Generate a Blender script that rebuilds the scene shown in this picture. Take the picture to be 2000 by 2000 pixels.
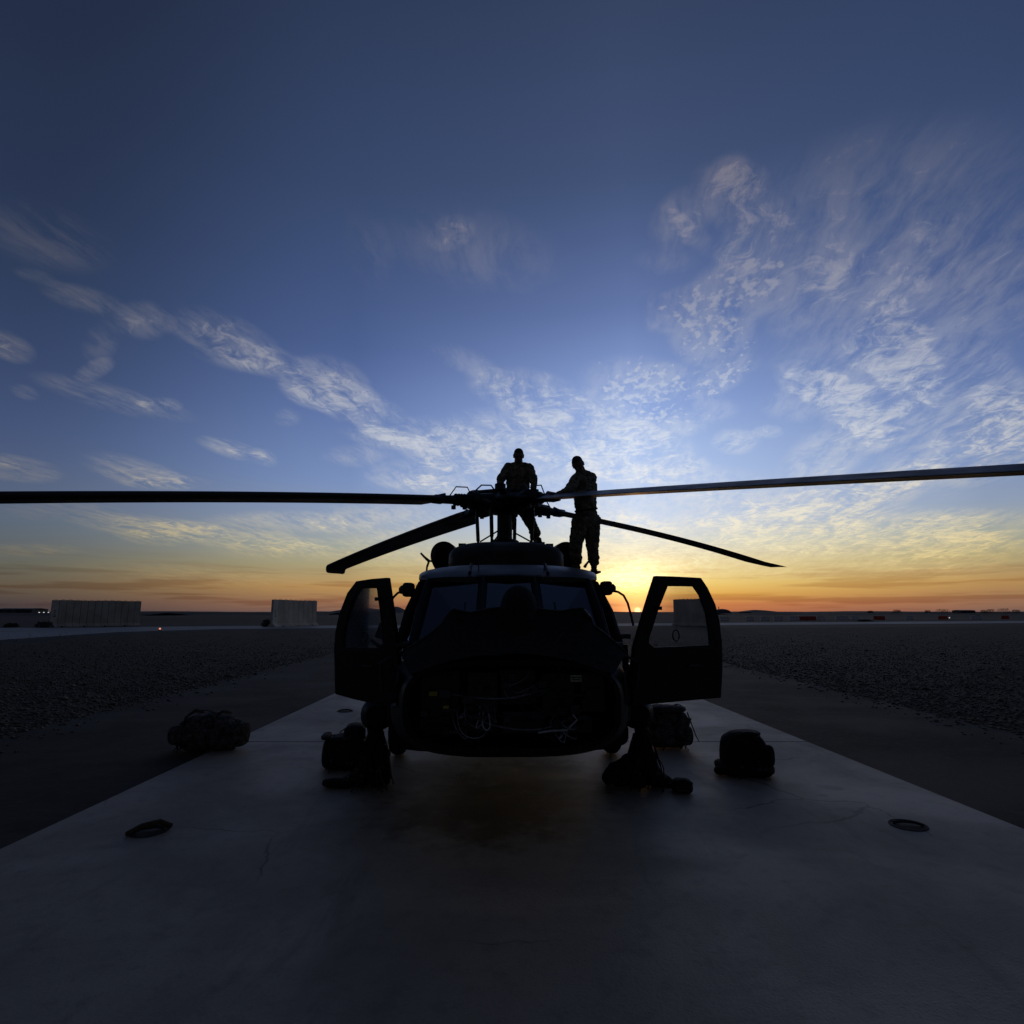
import bpy, bmesh, math, random
import numpy as np
from mathutils import Vector, Matrix, noise as mn
R = math.radians
random.seed(7); rng = np.random.default_rng(7)
scene = bpy.context.scene
COL = scene.collection
for o in list(bpy.data.objects): bpy.data.objects.remove(o)

# ------------------------------------------------------------------ camera
F, CH = 1180.0, 1.9                       # focal length in px of a 2000 px wide frame, eye height
PITCH = math.atan(195 / F)
cam = bpy.data.objects.new('camera', bpy.data.cameras.new('camera')); COL.objects.link(cam)
cam.data.sensor_width = 36; cam.data.lens = 36 * F / 2000
cam.data.clip_start = .05; cam.data.clip_end = 20000
cam.location = (0, 0, CH); cam.rotation_euler = (math.pi / 2 + PITCH, 0, 0)
scene.camera = cam
scene.view_settings.view_transform = 'Standard'; scene.view_settings.look = 'None'
scene.view_settings.exposure = 0; scene.view_settings.gamma = 1
scene.render.resolution_x = scene.render.resolution_y = 1024

SUN_AZ, SUN_EL = R(11.6), R(0.9)          # right of straight ahead, just on the horizon

def srgb(c):
    return tuple(((v / 255) / 12.92 if v / 255 <= .04045 else ((v / 255 + .055) / 1.055) ** 2.4) for v in c) + (1.0,)

def ray(px, py):
    u, v = (px - 1000) / F, -(py - 1000) / F
    c, s = math.cos(PITCH), math.sin(PITCH)
    return Vector((u, c - s * v, s + c * v))
def P(px, py, Y):                          # point of the place at depth Y
    d = ray(px, py); return Vector((0, 0, CH)) + d * (Y / d.y)
def G(px, py, z=0):                        # point on the ground
    d = ray(px, py); return Vector((0, 0, CH)) + d * ((z - CH) / d.z)
def azel(px, py):
    d = ray(px, py).normalized(); return math.atan2(d.x, d.y), math.asin(d.z)

# ------------------------------------------------------------------ world: dusk sky
world = bpy.data.worlds.new('World'); scene.world = world; world.use_nodes = True
world.cycles.sampling_method = 'MANUAL'; world.cycles.sample_map_resolution = 512
nt = world.node_tree; nt.nodes.clear()
class NB:
    """small helper that writes node graphs"""
    def __init__(s, tree): s.t = tree
    def n(s, kind, **kw):
        nd = s.t.nodes.new(kind)
        for k, v in kw.items(): setattr(nd, k, v)
        return nd
    def link(s, a, b): s.t.links.new(a, b)
    def put(s, sock, v):
        if hasattr(v, 'is_output'): s.link(v, sock)
        else: sock.default_value = v
    def m(s, op, a, b=0.0, c=0.0, clamp=False):
        nd = s.n('ShaderNodeMath', operation=op, use_clamp=clamp)
        for i, v in enumerate((a, b, c)): s.put(nd.inputs[i], v)
        return nd.outputs[0]
    def mr(s, v, a, b, c=0., d=1., typ='SMOOTHSTEP'):
        nd = s.n('ShaderNodeMapRange', interpolation_type=typ)
        for i, x in enumerate((v, a, b, c, d)): s.put(nd.inputs[i], x)
        return nd.outputs[0]
    def mix(s, f, a, b, blend='MIX'):
        nd = s.n('ShaderNodeMix', data_type='RGBA', blend_type=blend)
        s.put(nd.inputs[0], f); s.put(nd.inputs[6], a); s.put(nd.inputs[7], b)
        return nd.outputs[2]
    def ramp(s, f, stops):
        nd = s.n('ShaderNodeValToRGB'); r = nd.color_ramp; s.put(nd.inputs[0], f)
        while len(r.elements) > 1: r.elements.remove(r.elements[-1])
        for i, (p, c) in enumerate(stops):
            e = r.elements[0] if i == 0 else r.elements.new(p)
            e.position = p; e.color = c
        return nd.outputs[0]
    def noise(s, vec, scale, detail=4, rough=.55, dist=0., lac=2.0, dim='3D'):
        nd = s.n('ShaderNodeTexNoise', noise_dimensions=dim); s.put(nd.inputs['Vector'], vec)
        nd.inputs['Scale'].default_value = scale; nd.inputs['Detail'].default_value = detail
        nd.inputs['Roughness'].default_value = rough; nd.inputs['Distortion'].default_value = dist
        nd.inputs['Lacunarity'].default_value = lac
        return nd
    def xyz(s, x, y, z=0.):
        nd = s.n('ShaderNodeCombineXYZ')
        for i, v in enumerate((x, y, z)): s.put(nd.inputs[i], v)
        return nd.outputs[0]
    def vm(s, op, a, b=(0, 0, 0)):
        nd = s.n('ShaderNodeVectorMath', operation=op); s.put(nd.inputs[0], a); s.put(nd.inputs[1], b)
        return nd.outputs[0]

W = NB(nt)
tc = W.n('ShaderNodeTexCoord'); sep = W.n('ShaderNodeSeparateXYZ'); W.link(tc.outputs['Generated'], sep.inputs[0])
dx, dy, dz = sep.outputs
az = W.m('ARCTAN2', dx, dy); el = W.m('ARCSINE', dz)
elp = W.m('MAXIMUM', el, 0.0)
da = W.m('ABSOLUTE', W.m('SUBTRACT', az, SUN_AZ)); da = W.m('MINIMUM', da, W.m('SUBTRACT', 2 * math.pi, da))
pos = W.m('SQRT', W.m('DIVIDE', elp, math.pi / 2))
def stops(l): return [(math.sqrt(e / 90), srgb(c)) for e, c in l]
near = W.ramp(pos, stops([(0, (190, 105, 66)), (0.7, (214, 128, 70)), (1.6, (240, 182, 84)), (2.6, (249, 214, 122)), (4.5, (246, 222, 168)), (6.5, (224, 225, 216)), (8.6, (204, 218, 240)), (12, (188, 208, 242)), (15, (172, 196, 238)), (19, (146, 171, 222)), (23.4, (122, 145, 196)), (27.5, (99, 119, 168)), (33, (80, 98, 141)), (38, (66, 82, 118)), (52, (50, 62, 90)), (90, (27, 32, 46))]))
mid = W.ramp(pos, stops([(0, (110, 86, 84)), (0.9, (154, 112, 84)), (2.3, (183, 143, 88)), (4.2, (172, 161, 122)), (6, (160, 166, 158)), (8, (146, 160, 182)), (12, (122, 145, 190)), (18, (98, 120, 170)), (24, (76, 96, 144)), (29.6, (66, 85, 127)), (36.5, (56, 73, 108)), (52, (43, 55, 82)), (90, (26, 31, 45))]))
edge = W.ramp(pos, stops([(0, (62, 54, 58)), (0.6, (73, 63, 64)), (1.9, (95, 84, 70)), (3.4, (98, 98, 88)), (6.6, (90, 102, 118)), (9.2, (84, 97, 124)), (13.5, (68, 84, 120)), (18.6, (55, 70, 104)), (24, (46, 61, 90)), (30, (41, 53, 80)), (45, (33, 42, 64)), (90, (25, 30, 43))]))
back = W.ramp(pos, stops([(0, (48, 43, 45)), (6, (49, 47, 52)), (14, (43, 47, 58)), (30, (34, 39, 53)), (90, (25, 29, 41))]))
f1 = W.mr(da, 0.0, R(27), typ='LINEAR'); f2 = W.mr(da, R(24), R(54)); f3 = W.mr(da, R(55), R(120))
base = W.mix(f3, W.mix(f2, W.mix(f1, near, mid), edge), back)
# physical sky of the same sun, a small share
sky = W.n('ShaderNodeTexSky', sky_type='NISHITA'); sky.sun_disc = False; sky.sun_elevation = SUN_EL; sky.sun_rotation = SUN_AZ
sky.dust_density = 2.0; sky.ozone_density = 3.0
base = W.mix(1.0, base, W.mix(1.0, sky.outputs[0], (.003, .003, .003, 1), 'MULTIPLY'), 'ADD')

# cloud sheet: a plane high above, so that it shrinks towards the horizon
inv = W.m('DIVIDE', 1.0, W.m('ADD', W.m('MAXIMUM', dz, 0.0), .10))
qx, qy = W.m('MULTIPLY', dx, inv), W.m('MULTIPLY', dy, inv)
ca, sa = math.cos(R(9)), math.sin(R(9))
qa = W.m('SUBTRACT', W.m('MULTIPLY', qx, ca), W.m('MULTIPLY', qy, sa))     # across the streaks
qb = W.m('ADD', W.m('MULTIPLY', qx, sa), W.m('MULTIPLY', qy, ca))          # along the streaks
q = W.xyz(qa, qb)
warp = W.noise(q, 2.6, 3, .6, dim='2D').outputs['Color']
wv = W.vm('MULTIPLY', W.vm('SUBTRACT', warp, (.5, .5, .5)), (.34, .34, 0))
qw = W.vm('ADD', q, wv)
nA = W.noise(W.vm('MULTIPLY', qw, (2.1, 1.25, 1)), 2.4, 6, .62, dim='2D').outputs['Fac']
nS = W.noise(W.vm('MULTIPLY', W.vm('ADD', q, W.vm('MULTIPLY', wv, (.3, .3, 0))), (5.5, 1.5, 1)), 2.8, 6, .68, dim='2D').outputs['Fac']
nC = W.noise(W.vm('MULTIPLY', q, (1.0, .62, 1)), 38.0, 2, .55, dim='2D').outputs['Fac']
qd = W.vm('MULTIPLY', qw, (1.0, 1.0, 1))
nF = W.noise(qd, 17.0, 7, .70, dim='2D').outputs['Fac']
# broad places where the sheet is thick, as azimuth/elevation ellipses (centre x, y, half axes, tilt, thickness)
WISP = [
    (440, 665, 95, 42, -20, 1.25), (520, 705, 80, 26, -15, .9), (640, 750, 70, 45, -10, 1.1), (700, 795, 100, 36, -25, 1.1), (600, 770, 50, 22, -20, .8),
    (186, 722, 34, 16, 25, .85), (200, 665, 30, 45, -30, .5), (165, 585, 70, 22, -14, .9), (285, 625, 48, 32, 0, .9), (15, 675, 50, 24, -25, .9), (95, 465, 120, 52, -15, .62),
    (70, 540, 40, 12, -15, .5), (230, 780, 130, 22, -14, .75), (310, 790, 40, 13, 0, .8), (48, 766, 26, 12, -20, .7), (455, 878, 60, 15, -15, 1.0), (515, 893, 25, 14, -20, .9), (270, 925, 90, 26, -15, .8),
    (330, 942, 70, 12, 0, .8), (30, 915, 80, 22, -8, .9), (560, 815, 25, 16, 0, .5), (880, 455, 40, 26, 20, .75), (930, 490, 150, 70, -10, .5), (720, 490, 40, 70, 30, .35), (910, 705, 60, 22, -20, .6),
    (980, 760, 60, 30, -15, 1.1), (1080, 790, 110, 45, -20, 1.25), (1180, 860, 150, 62, -12, 1.6), (1080, 850, 190, 50, 0, 1.3), (1250, 910, 70, 50, -10, 1.1), (870, 870, 90, 42, -12, 1.35),
    (940, 905, 90, 30, -15, 1.0), (750, 855, 70, 17, -8, 1.0), (820, 925, 90, 26, 5, 1.0), (860, 950, 70, 20, 0, 1.0), (1100, 925, 90, 30, 0, .9), (700, 890, 60, 20, 0, .6),
    (1330, 425, 60, 42, 30, 1.0), (1350, 455, 60, 20, -40, .7), (1440, 380, 60, 60, -40, 1.0), (1500, 430, 60, 40, -30, .8), (1440, 510, 42, 55, 0, 1.15), (1300, 510, 55, 25, 0, .5), (1280, 610, 40, 34, -40, .7), (1420, 350, 60, 36, 0, .8),
    (1590, 750, 70, 32, -18, 1.4), (1660, 790, 70, 42, -40, 1.35), (1700, 690, 60, 40, -20, .85), (1765, 690, 60, 110, 28, .95), (1740, 780, 60, 60, 0, .7), (1560, 790, 70, 30, 0, .75), (1435, 862, 42, 22, 0, 1.1), (1500, 843, 26, 12, 0, .9),
    (1800, 600, 360, 125, 22, .75), (1850, 830, 160, 120, 35, .66), (1960, 800, 60, 100, 20, .8), (1690, 410, 300, 130, 15, .62), (1560, 560, 110, 70, 20, .6), (1610, 890, 95, 50, 40, .95), (1720, 840, 40, 40, -40, .8), (1340, 905, 40, 18, 0, .8), (1930, 870, 120, 60, 20, .7),
    (1400, 970, 130, 50, -8, 1.0), (1590, 1000, 160, 50, 14, 1.05), (1700, 960, 120, 36, 20, .9), (1500, 1040, 150, 45, -5, .9), (1720, 1050, 190, 46, 5, 1.1), (1880, 1040, 150, 40, 5, .9), (1880, 1085, 160, 30, 5, .8), (1300, 1050, 140, 40, 0, .8), (1780, 930, 60, 20, 10, .7),
    (300, 1030, 120, 20, -5, .95), (300, 1052, 60, 12, -5, .8), (460, 1050, 170, 18, -6, .95), (560, 1020, 130, 20, 0, .7), (600, 1075, 160, 20, 0, .6), (750, 1020, 120, 40, 0, .7), (60, 1075, 90, 12, 0, .6), (420, 1130, 220, 24, -4, .6), (800, 1090, 120, 40, 0, .5), (120, 990, 120, 26, 0, .4),
    (1230, 1085, 140, 38, 0, 1.4), (1240, 1130, 110, 22, 0, 1.7), (1190, 1040, 120, 34, 0, 1.2), (1150, 990, 120, 30, 0, .9), (1400, 1100, 160, 34, 0, .8), (1700, 1120, 260, 20, 0, .6)]
MOTT = [(1430, 570, 95, 55, 25, 1.1), (1330, 600, 60, 34, 20, 1.0), (1480, 540, 60, 40, 30, .9), (1390, 660, 75, 45, 0, 1.2), (1280, 770, 130, 45, 14, 1.0), (1230, 740, 90, 40, 0, .8), (1420, 735, 60, 22, 30, 1.0), (1310, 825, 70, 26, 0, .9), (1400, 800, 40, 22, 0, .6), (1760, 620, 60, 80, 20, .5)]
ae = W.xyz(az, el, 1.0)
def ellipse(b):
    (cx, cy, rx, ry, ang, st) = b
    a0, e0 = azel(cx, cy); t = R(ang)
    a1, e1 = azel(cx + rx * math.cos(t), cy - rx * math.sin(t)); a2, e2 = azel(cx + ry * math.sin(t), cy + ry * math.cos(t))
    th = math.atan2(e1 - e0, a1 - a0); sx, sy = 1.35 * math.hypot(a1 - a0, e1 - e0), 1.35 * math.hypot(a2 - a0, e2 - e0)
    return a0, e0, th, sx, sy, math.hypot(sx * math.cos(th), sy * math.sin(th))
def blobs(lst, lo, hi):
    acc = 0.0
    for b in lst:
        a0, e0, th, sx, sy, hw = ellipse(b)
        if a0 + hw < lo or a0 - hw > hi: continue
        ct, sn = math.cos(th), math.sin(th)
        d1 = W.n('ShaderNodeVectorMath', operation='DOT_PRODUCT'); W.link(ae, d1.inputs[0]); d1.inputs[1].default_value = (ct / sx, sn / sx, -(ct * a0 + sn * e0) / sx)
        d2 = W.n('ShaderNodeVectorMath', operation='DOT_PRODUCT'); W.link(ae, d2.inputs[0]); d2.inputs[1].default_value = (-sn / sy, ct / sy, (sn * a0 - ct * e0) / sy)
        r1 = W.m('MULTIPLY', d1.outputs['Value'], d1.outputs['Value']); r2 = W.m('MULTIPLY_ADD', d2.outputs['Value'], d2.outputs['Value'], r1)
        acc = W.m('MULTIPLY_ADD', W.m('SUBTRACT', 1.0, r2, clamp=True), b[5], acc)
    return acc
fld = W.m('MULTIPLY_ADD', nA, 2.7, W.m('MULTIPLY_ADD', nS, 2.0, W.m('MULTIPLY_ADD', nF, 2.9, -3.8 - .52)))
fldM = W.m('MULTIPLY_ADD', nC, 3.2, W.m('MULTIPLY_ADD', nA, 1.0, -2.1 - .72))
cnear = W.ramp(pos, stops([(0, (246, 170, 84)), (2.2, (255, 236, 150)), (4.2, (255, 246, 196)), (7, (253, 243, 218)), (10, (244, 241, 234)), (15, (226, 232, 242)), (20, (198, 208, 228)), (27, (160, 164, 182)), (38, (132, 128, 142)), (60, (84, 86, 108))]))
cmid = W.ramp(pos, stops([(0, (150, 104, 88)), (2.2, (206, 160, 100)), (4.5, (228, 204, 142)), (8, (226, 216, 186)), (12, (206, 206, 206)), (17, (182, 188, 202)), (25, (150, 152, 168)), (38, (112, 108, 122)), (60, (74, 76, 96))]))
cedge = W.ramp(pos, stops([(0, (84, 68, 66)), (2.2, (118, 98, 76)), (5, (152, 138, 104)), (9, (158, 150, 134)), (14, (146, 144, 146)), (22, (112, 112, 122)), (38, (78, 78, 90)), (60, (52, 54, 70))]))
ccol = W.mix(f2, W.mix(f1, cnear, cmid), cedge)
# thin dusky banks low over the horizon
bk = W.noise(W.xyz(W.m('MULTIPLY', az, 3.0), W.m('MULTIPLY', el, 55.0)), 1.5, 3, .55, dim='2D').outputs['Fac']
bm_ = W.m('MULTIPLY', W.m('MULTIPLY', W.mr(bk, .47, .64), W.mr(el, R(5.5), R(1.8))), .7)
bm_ = W.m('MULTIPLY', bm_, W.mr(el, R(.0), R(.5)))
sd = Vector((math.sin(SUN_AZ) * math.cos(R(.12)), math.cos(SUN_AZ) * math.cos(R(.12)), math.sin(R(.12))))
dp = W.n('ShaderNodeVectorMath', operation='DOT_PRODUCT'); W.link(tc.outputs['Generated'], dp.inputs[0]); dp.inputs[1].default_value = sd
ang = W.m('ARCCOSINE', W.m('MINIMUM', dp.outputs['Value'], 1.0))
lowfade = W.mr(el, R(.4), R(3.0))
# sunlit cloud just above the sun
bx = W.m('DIVIDE', W.m('SUBTRACT', az, R(11.0)), R(3.4)); by = W.m('DIVIDE', W.m('SUBTRACT', el, R(3.0)), R(1.3))
bang = W.m('MULTIPLY_ADD', bx, bx, W.m('MULTIPLY', by, by))
veilN = W.mr(W.m('MULTIPLY_ADD', nS, .6, W.m('MULTIPLY', nA, .4)), .34, .66)
def sector(lo, hi):
    wisp, mott = blobs(WISP, lo, hi), blobs(MOTT, lo, hi)
    dW = W.m('MULTIPLY', W.mr(wisp, .0, .35), W.m('MULTIPLY', W.mr(W.m('ADD', W.m('MINIMUM', wisp, 1.3), fld), -.05, 1.75), W.mr(wisp, .0, 1.2, .40, .95, 'LINEAR')))
    dM = W.mr(W.m('ADD', W.m('MINIMUM', mott, 1.2), fldM), 0.0, 1.1, 0., .72); dM = W.m('MULTIPLY', dM, W.mr(mott, .0, .25))
    veil = W.m('MULTIPLY', W.m('MULTIPLY', veilN, W.mr(W.m('ADD', wisp, mott), .0, .8)), .40)
    dens = W.m('MULTIPLY', W.m('MAXIMUM', W.m('MAXIMUM', dW, dM), veil), lowfade)
    c = W.mix(dens, base, ccol)
    c = W.mix(bm_, c, W.mix(1.0, c, (.70, .58, .56, 1), 'MULTIPLY'))
    # glow round the sun and the small part of its disc above the horizon
    c = W.mix(W.m('MULTIPLY', W.m('EXPONENT', W.m('MULTIPLY', ang, -1 / R(1.7))), .85), c, (1.2, .62, .22, 1), 'ADD')
    c = W.mix(W.m('MULTIPLY', W.m('EXPONENT', W.m('MULTIPLY', bang, -1.0)), W.mr(nF, .35, .62, .45, 1.0)), c, (1.0, .80, .42, 1), 'ADD')
    c = W.mix(W.mr(ang, R(.36), R(.12)), c, (3.6, 1.5, .6, 1))
    bg = W.n('ShaderNodeBackground'); W.link(c, bg.inputs[0]); return bg.outputs[0]
def mixs(f, a, b):
    nd = W.n('ShaderNodeMixShader'); W.put(nd.inputs[0], f); W.link(a, nd.inputs[1]); W.link(b, nd.inputs[2]); return nd.outputs[0]
# the clouds lie ahead; the sky is split in azimuth only so that each direction reads its own clouds
cuts = [R(v) for v in (-60, -27, -12, 0, 9, 17, 25, 34, 60)]
sh = sector(cuts[0], cuts[1])
for lo, hi in zip(cuts[1:-1], cuts[2:]): sh = mixs(W.m('GREATER_THAN', az, lo), sh, sector(lo, hi))
plain = W.n('ShaderNodeBackground'); W.link(base, plain.inputs[0])
front = W.m('MULTIPLY', W.m('LESS_THAN', W.m('ABSOLUTE', az), R(60)), W.m('MULTIPLY', W.m('GREATER_THAN', el, R(-.5)), W.m('LESS_THAN', el, R(48))))
wo = W.n('ShaderNodeOutputWorld'); W.link(mixs(front, plain.outputs[0], sh), wo.inputs[0])
scene.cycles.max_bounces = 6; scene.cycles.diffuse_bounces = 3; scene.cycles.glossy_bounces = 3; scene.cycles.transparent_max_bounces = 12

sun = bpy.data.objects.new('sun', bpy.data.lights.new('sun', 'SUN')); COL.objects.link(sun)
sun.data.energy = .03; sun.data.angle = R(.53); sun.data.color = (1.0, .50, .22)
sun.rotation_euler = (math.pi / 2 - SUN_EL, 0, math.pi - SUN_AZ)

# ------------------------------------------------------------------ materials
MATS = {}
def mat(name, col, rough=.6, var=.25, scale=6., bump=0., bscale=40., metal=0., spec=.5, coat=0., col2=None, thr=None, detail=5, coords='Object'):
    m = bpy.data.materials.new(name); m.use_nodes = True; t = m.node_tree; b = t.nodes['Principled BSDF']; N = NB(t)
    v = N.n('ShaderNodeNewGeometry').outputs['Position'] if coords == 'World' else N.n('ShaderNodeTexCoord').outputs[coords]
    n = N.noise(v, scale, detail, .6).outputs['Fac']
    c2 = col2 or tuple(x * (1 - var) for x in col)
    f = N.mr(n, *(thr or (.35, .65)))
    N.link(N.mix(f, tuple(col) + (1,), tuple(c2) + (1,)), b.inputs['Base Color'])
    N.link(N.mr(n, .3, .7, rough * .85, min(1, rough * 1.15)), b.inputs['Roughness'])
    b.inputs['Metallic'].default_value = metal; b.inputs['Specular IOR Level'].default_value = spec
    b.inputs['Coat Weight'].default_value = coat
    if bump:
        n2 = N.noise(v, bscale, 4, .6).outputs['Fac']; bp = N.n('ShaderNodeBump')
        bp.inputs['Strength'].default_value = bump; bp.inputs['Distance'].default_value = .02
        N.link(n2, bp.inputs['Height']); N.link(bp.outputs[0], b.inputs['Normal'])
    MATS[name] = m; return m
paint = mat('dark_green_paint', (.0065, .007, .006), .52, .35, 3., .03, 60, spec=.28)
roofp = mat('weathered_roof_paint', (.012, .013, .012), .38, .35, 3., .03, 60, spec=.5)  # body paint copied glossier and lighter so the roof shows the sky's sheen
paint_in = mat('interior_paint', (.012, .012, .013), .75)
black = mat('black_metal', (.012, .012, .013), .5, .3, 9)
rub = mat('tyre_rubber', (.012, .012, .012), .85, .3, 20)
steel = mat('worn_steel', (.09, .09, .095), .42, .4, 14, metal=.6)
bladem = mat('blade_paint', (.040, .041, .044), .5, .3, 2.5)
bay = mat('avionics_grey', (.030, .031, .033), .42, .3, 12)
wirem = mat('wire_white', (.55, .58, .62), .45, .3, 30)
wireb = mat('wire_dark', (.03, .032, .036), .5)
labm = mat('yellow_label', (.42, .36, .05), .6, .2, 20)
labw = mat('pale_label', (.45, .46, .30), .6, .2, 20)
quilt = mat('quilted_lining', (.022, .020, .017), .95, .4, 30, .3, 90)
skin = mat('skin', (.20, .11, .075), .6, .15, 10)
hairm = mat('hair', (.012, .009, .007), .8, .3, 60, .4, 200)
boot = mat('tan_boot', (.10, .075, .045), .85, .3, 20, .2, 60)
bagb = mat('black_nylon', (.010, .010, .011), .85, .4, 30, .35, 160)
strapm = mat('strap_webbing', (.022, .021, .019), .9, .3, 40, .3, 200)
redm = mat('red_fabric', (.22, .012, .010), .8, .3, 20)
buck = mat('buckle_plastic', (.06, .065, .07), .35)

def camo(name, c1, c2, c3, scale):
    m = bpy.data.materials.new(name); m.use_nodes = True; t = m.node_tree; b = t.nodes['Principled BSDF']; N = NB(t)
    v = N.n('ShaderNodeTexCoord').outputs['Object']
    vo = N.n('ShaderNodeTexVoronoi'); vo.inputs['Scale'].default_value = scale * 5; N.link(v, vo.inputs['Vector'])
    vv = N.vm('ADD', v, N.vm('MULTIPLY', vo.outputs['Color'], (.05, .05, .05)))
    a = N.noise(vv, scale, 3, .6).outputs['Fac']; d = N.noise(N.vm('ADD', vv, (7, 3, 1)), scale * 1.3, 3, .6).outputs['Fac']
    c = N.mix(N.mr(a, .47, .53, typ='LINEAR'), c1 + (1,), c2 + (1,)); c = N.mix(N.mr(d, .53, .59, typ='LINEAR'), c, c3 + (1,))
    N.link(c, b.inputs['Base Color']); b.inputs['Roughness'].default_value = .9; b.inputs['Specular IOR Level'].default_value = .2
    n2 = N.noise(v, 40, 4, .6).outputs['Fac']; bp = N.n('ShaderNodeBump'); bp.inputs['Strength'].default_value = .5; bp.inputs['Distance'].default_value = .01
    N.link(n2, bp.inputs['Height']); N.link(bp.outputs[0], b.inputs['Normal'])
    return m
uniform = camo('camouflage_cloth', (.23, .21, .15), (.075, .076, .05), (.34, .29, .20), 12)
vestm = camo('vest_cloth', (.030, .028, .020), (.016, .016, .012), (.045, .038, .026), 12)
bagc = camo('camouflage_nylon', (.17, .165, .15), (.022, .023, .022), (.06, .06, .055), 17)

def glass(name, tint, refl, haze):
    """thin pane: mostly clear, mirrors more at a slant, a little patchy haze"""
    m = bpy.data.materials.new(name); m.use_nodes = True; t = m.node_tree; t.nodes.clear(); N = NB(t)
    tr = N.n('ShaderNodeBsdfTransparent'); tr.inputs[0].default_value = tint + (1,)
    gl = N.n('ShaderNodeBsdfGlossy'); gl.inputs[0].default_value = (.75, .85, 1, 1); gl.inputs['Roughness'].default_value = .04
    fr = N.n('ShaderNodeFresnel'); fr.inputs[0].default_value = refl
    mx = N.n('ShaderNodeMixShader'); N.link(fr.outputs[0], mx.inputs[0]); N.link(tr.outputs[0], mx.inputs[1]); N.link(gl.outputs[0], mx.inputs[2])
    df = N.n('ShaderNodeBsdfTranslucent'); df.inputs[0].default_value = (.6, .62, .68, 1)
    d2 = N.n('ShaderNodeBsdfDiffuse'); d2.inputs[0].default_value = (.5, .52, .58, 1)
    ad = N.n('ShaderNodeMixShader'); ad.inputs[0].default_value = .5; N.link(df.outputs[0], ad.inputs[1]); N.link(d2.outputs[0], ad.inputs[2])
    dn = N.noise(N.n('ShaderNodeTexCoord').outputs['Object'], 4, 5, .6).outputs['Fac']
    m2 = N.n('ShaderNodeMixShader'); N.link(N.mr(dn, .3, .75, haze * .4, haze * 1.6), m2.inputs[0]); N.link(mx.outputs[0], m2.inputs[1]); N.link(ad.outputs[0], m2.inputs[2])
    o = N.n('ShaderNodeOutputMaterial'); N.link(m2.outputs[0], o.inputs[0]); return m
wglass = glass('windscreen_glass', (.22, .27, .40), 2.3, .004)
dglass = glass('door_glass', (.86, .87, .88), 1.3, .05)

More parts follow.
